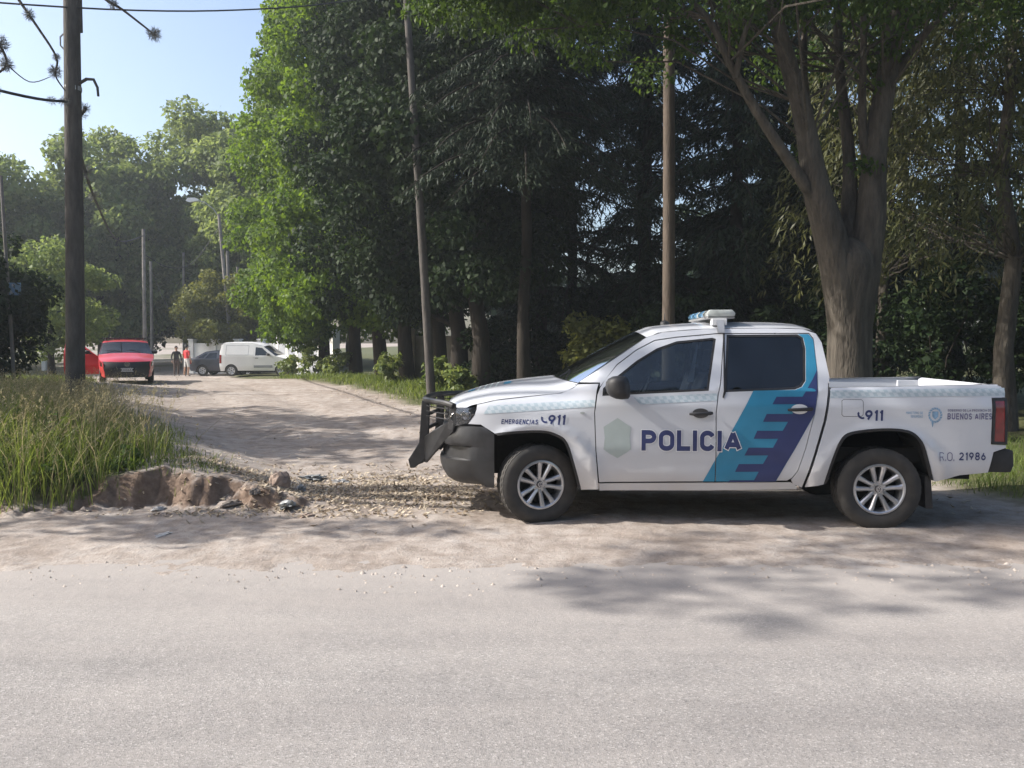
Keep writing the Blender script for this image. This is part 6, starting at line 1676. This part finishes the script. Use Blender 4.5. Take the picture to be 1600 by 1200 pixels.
# ================================================================== the two people
def person(label, loc, rz, shirt, trousers, skin, shoes, hair, short=False, scale=1.0, cap=False):
    root = empty('person', loc, rz); tag(root, label, 'person')
    J = dict(pelvis=(0, 0, .95), waist=(0, .01, 1.08), chest=(0, 0, 1.30), neck0=(0, .01, 1.45), neck=(0, -.005, 1.52), head0=(0, -.02, 1.60), head=(0, -.015, 1.68), crown=(0, -.01, 1.735))
    E = [('pelvis', 'waist'), ('waist', 'chest'), ('chest', 'neck0'), ('neck0', 'neck'), ('neck', 'head0'), ('head0', 'head'), ('head', 'crown')]
    rad = dict(pelvis=(.15, .115), waist=(.145, .105), chest=(.17, .12), neck0=(.10, .08), neck=(.055, .058), head0=(.07, .085), head=(.075, .095), crown=(.055, .07))
    for s, n in ((-1, 'l'), (1, 'r')):
        J.update({n+'sh': (s*.185, .0, 1.40), n+'el': (s*.26, .03, 1.13), n+'wr': (s*.255, -.07, .90), n+'hip': (s*.095, 0, .88), n+'kn': (s*.11, -.03 if s < 0 else .04, .49), n+'an': (s*.115, .03 if s < 0 else .10, .09), n+'toe': (s*.135, -.12 if s < 0 else -.05, .035)})
        E += [('chest', n+'sh'), (n+'sh', n+'el'), (n+'el', n+'wr'), ('pelvis', n+'hip'), (n+'hip', n+'kn'), (n+'kn', n+'an'), (n+'an', n+'toe')]
        rad.update({n+'sh': (.065, .065), n+'el': (.045, .045), n+'wr': (.030, .028), n+'hip': (.095, .10), n+'kn': (.062, .062), n+'an': (.042, .045), n+'toe': (.04, .03)})
    names = list(J)
    me = bpy.data.meshes.new('body'); me.from_pydata([J[k] for k in names], [(names.index(a), names.index(b)) for a, b in E], [])
    ob = bpy.data.objects.new('body', me); COL.objects.link(ob)
    md = ob.modifiers.new('skin', 'SKIN'); md.use_smooth_shade = True
    for i, k in enumerate(names):
        sv = me.skin_vertices[0].data[i]; sv.radius = rad[k]; sv.use_root = (k == 'pelvis')
    ob.modifiers.new('sub', 'SUBSURF').levels = 2
    bpy.context.view_layer.update()
    m2 = bpy.data.meshes.new_from_object(ob.evaluated_get(bpy.context.evaluated_depsgraph_get()))
    bpy.data.objects.remove(ob)
    for m in (skin, shirt, trousers, shoes): m2.materials.append(m)
    for p in m2.polygons:
        x, y, z = p.center
        arm = abs(x) > .21 and z < 1.36 and z > .8
        if arm: p.material_index = 1 if (z > 1.17 or not short) else 0
        elif z > 1.46: p.material_index = 0
        elif z > .99: p.material_index = 1
        elif z > (.52 if short else .085): p.material_index = 2
        elif z > .085: p.material_index = 0
        else: p.material_index = 3
    link('body', m2, None, root)
    # hair or cap, face
    h = MB(); prof = [(.088, 1.60), (.096, 1.66), (.092, 1.715), (.07, 1.755), (.03, 1.775), (.001, 1.778)]
    vs = []; fs = []; n = 16
    for (r_, z) in prof:
        for k in range(n):
            a = 2 * math.pi * k / n
            vs.append((r_ * .92 * math.cos(a), .012 + r_ * 1.12 * math.sin(a), z + (.055 if math.sin(a) < -.3 and z < 1.66 else 0)))
    for i in range(len(prof) - 1):
        for k in range(n): fs.append((i*n+k, i*n+(k+1) % n, (i+1)*n+(k+1) % n, (i+1)*n+k))
    h.add(vs, fs)
    if cap: h.prism_y([(-.08, 1.665), (.08, 1.665), (.07, 1.678), (-.07, 1.678)], -.20, -.06)
    h.build('cap' if cap else 'hair', hair, root, smooth=True)
    f = MB(); f.add([(-.012, -.105, 1.63), (.012, -.105, 1.63), (0, -.13, 1.635), (0, -.108, 1.675)], [(0, 1, 2), (1, 3, 2), (3, 0, 2)]); f.build('nose', skin, root)
    for s in (-1, 1):
        e = MB(); e.tube([(s*.032 - .012, -.103, 1.672), (s*.032, -.107, 1.673), (s*.032 + .012, -.103, 1.672)], .006, 6); e.build('eye', M['black'], root)
        e = MB(); e.tube([(s*.082, -.01, 1.62), (s*.092, 0, 1.65), (s*.086, .01, 1.68)], [.010, .014, .010], 6); e.build('ear', skin, root)
        w = Vector((s*.255, -.07, .90))
        g = MB(); g.tube([w + Vector((0, 0, .02)), w + Vector((0, -.012, -.04)), w + Vector((0, -.022, -.085))], [.026, .038, .030], 8)
        hd = g.build('hand', skin, root, smooth=True)
        for i, (o, l) in enumerate(((-.028, .062), (-.010, .075), (.009, .070), (.026, .055))):
            q = MB(); p0 = w + Vector((0, -.020 + o * .9, -.075)); q.tube([p0, p0 + Vector((s*-.006, -.006, -l*.55)), p0 + Vector((s*-.022, -.008, -l))], [.010, .009, .006], 6); q.build('finger', skin, hd, smooth=True)
        q = MB(); p0 = w + Vector((s*-.006, -.040, -.035)); q.tube([p0, p0 + Vector((s*-.014, -.022, -.025)), p0 + Vector((s*-.022, -.026, -.050))], [.012, .010, .007], 6); q.build('thumb', skin, hd, smooth=True)
    q = MB(); q.tube([(-.022, -.098, 1.605), (0, -.103, 1.603), (.022, -.098, 1.605)], .005, 6); q.build('mouth', pmat('lips', (.25, .10, .08), .6), root)
    root.scale = (scale,) * 3
    return root
SK = pmat('skin', (.36, .21, .14), .55, var=.08, scale=12)
person('person in a red T-shirt, pale shorts and dark cap standing on the street', (-18.2, 45.0, gz(-18.2, 45.0)), R(150), pmat('red_cotton', (.55, .045, .05), .9, var=.1), pmat('pale_cotton', (.55, .54, .52), .9, var=.1), SK, pmat('pale_shoes', (.4, .39, .38), .8), M['black'], True, 1.0, True)
person('person in a dark jacket and brown trousers left of the red shirt', (-18.95, 45.4, gz(-18.95, 45.4)), R(35), pmat('dark_jacket', (.035, .033, .035), .9, var=.2), pmat('brown_trousers', (.085, .058, .050), .9, var=.2), SK, M['black'], pmat('dark_hair', (.03, .024, .02), .8), False, .97)

# ================================================================== rubbish and stones on the bank
def crumple(name, label, cat, x, y, sx, sy, sz, matl, seed, group=None, rough=.45, lift=0.0):
    rng = np.random.default_rng(seed)
    bm = bmesh.new(); bmesh.ops.create_icosphere(bm, subdivisions=3, radius=1.0)
    for v in bm.verts:
        p = v.co.normalized()
        n1 = float(fbm(np.array(p.x * 2.4 + seed), np.array(p.y * 2.4 + p.z * 2.9), seed)); n2 = abs(float(fbm(np.array(p.x * 6 + seed), np.array(p.y * 6 + p.z * 7), seed + 3)) - .5) * 2
        k = 1 + rough * (n1 - .5) * 3 - rough * 1.3 * n2
        v.co = Vector((p.x * sx * k, p.y * sy * k, max(-.25, p.z) * sz * k))
    me = bpy.data.meshes.new(name); bm.to_mesh(me); bm.free()
    me.polygons.foreach_set('use_smooth', [True] * len(me.polygons)); me.set_sharp_from_angle(angle=R(20))
    o = link(name, me, matl); o.location = (x, y, gz(x, y) + sz * .18 + lift); o.rotation_euler = (rng.normal() * .1, rng.normal() * .1, rng.uniform(0, 6.28))
    tag(o, label, cat, group)
    return o
M['plastic'] = pmat('dirty_plastic', (.27, .28, .28), .5, var=.25, scale=14)
M['plastic_white'] = pmat('white_plastic', (.42, .41, .40), .6, var=.15, scale=14)
M['stone'] = pmat('clay_stone', (.33, .25, .20), .95, var=.3, scale=10, bump=.5, bscale=30)
M['stone_dark'] = pmat('dark_stone', (.17, .145, .125), .95, var=.3, scale=10, bump=.5, bscale=30)
crumple('plastic_bag', 'pale crumpled plastic bag lying at the foot of the bank, right end', 'rubbish', -2.27, 8.02, .13, .09, .06, M['plastic'], 3)
crumple('plastic_scrap', 'small bluish plastic scrap on the leaf litter beside the boulder', 'rubbish', -2.32, 8.75, .07, .05, .05, M['plastic'], 8)
crumple('clay_boulder', 'squarish clay boulder at the right end of the earth bank', 'rock', -2.52, 8.62, .13, .11, .15, M['stone'], 5, rough=.25)
crumple('plastic_scrap', 'white plastic scrap at the foot of the bank, left of the pale bag', 'rubbish', -3.55, 7.98, .09, .05, .03, M['plastic_white'], 12)
crumple('cloth_scrap', 'grey rag lying on the slope above the boulder', 'rubbish', -2.45, 9.75, .22, .16, .05, M['plastic'], 14, rough=.7)
crumple('paper_scrap', 'white crumpled paper on the leaves in front of the pickup', 'rubbish', -2.05, 9.55, .12, .09, .05, M['plastic_white'], 15, rough=.7)
crumple('stone', 'dark stone lying between the bank and the pale bag', 'rock', -2.62, 8.12, .07, .06, .05, M['stone_dark'], 21, rough=.3)
crumple('stone', 'flat stone at the foot of the middle of the bank', 'rock', -2.85, 8.10, .12, .06, .05, M['stone_dark'], 22, rough=.3)
crumple('stone', 'pale lump of clay on the shoulder right of the pale bag', 'rock', -1.98, 7.72, .08, .05, .03, M['stone'], 23, rough=.3)
crumple('paper_scrap', 'flattened pale paper on the shoulder below the bank', 'rubbish', -3.05, 6.95, .10, .045, .012, M['plastic_white'], 25, rough=.5)

# bright broad-leaved weed in the tall grass
def weed(label, x, y, h, seed):
    rng = np.random.default_rng(seed); root = empty('broad_leaved_weed', (x, y, gz(x, y))); tag(root, label, 'plant')
    k = MB(); k.tube([(0, 0, 0), (.02, 0, h * .5), (.0, 0, h)], [.010, .008, .005], 6); k.build('stem', M['leaf_light'], root)
    for i in range(11):
        t = .35 + .65 * i / 10; a = i * 2.4; d = Vector((math.cos(a), math.sin(a), .35)); L = .17 * (1.1 - .4 * t)
        s = Vector((-math.sin(a), math.cos(a), 0)); p0 = Vector((0, 0, h * t))
        m = MB(); m.add([p0, p0 + d * L * .45 + s * L * .27, p0 + d * L - Vector((0, 0, .04)), p0 + d * L * .45 - s * L * .27, p0 + d * L * .5 + Vector((0, 0, -.02))], [(0, 1, 4), (1, 2, 4), (2, 3, 4), (3, 0, 4)]); m.build('leaf', M['leaf_bright'], root)
    return root
M['leaf_bright'] = leaf_mat('bright_weed_leaf', (.16, .26, .04), (.28, .38, .08), .5, .5, .3)
weed('bright green broad-leaved weed among the tall grass of the bank', -5.05, 8.9, .62, 4)
for i, (x, y, h_, r_, lb) in enumerate([(-5.4, 8.3, .42, .28, 'low broad-leaved weed at the foot of the bank, leftmost'), (-4.7, 8.35, .35, .25, 'low broad-leaved weed on the bank edge below the bright weed'), (-4.15, 8.6, .30, .24, 'low broad-leaved weed at the left end of the bare earth'), (-6.3, 9.6, .5, .35, 'leafy weed left of the near pole'), (-8.6, 12.6, .8, .5, 'leafy weed clump behind the tall grass at the left edge')]):
    shrub('weed_clump', lb, (x, y), h_, r_, M['leaf_light'], np.random.default_rng(60 + i), n=12, per_m2=240, leaf=.055, cr=(.06, .13), cat='plant', stems=3, group='weeds on the left bank')

# ================================================================== hazy air
def haze():
    b = MB(); b.box(-130, 130, -40, 130, -1.6, 21.5)
    o = b.build('haze', None)
    m = bpy.data.materials.new('pale_haze'); m.use_nodes = True
    n = m.node_tree.nodes; n.clear()
    out = n.new('ShaderNodeOutputMaterial'); v = n.new('ShaderNodeVolumePrincipled')
    v.inputs['Color'].default_value = (.84, .93, 1.0, 1); v.inputs['Density'].default_value = .0011; v.inputs['Anisotropy'].default_value = .35
    m.node_tree.links.new(v.outputs[0], out.inputs['Volume'])
    o.data.materials.append(m)
    tag(o, kind='stuff')
haze()
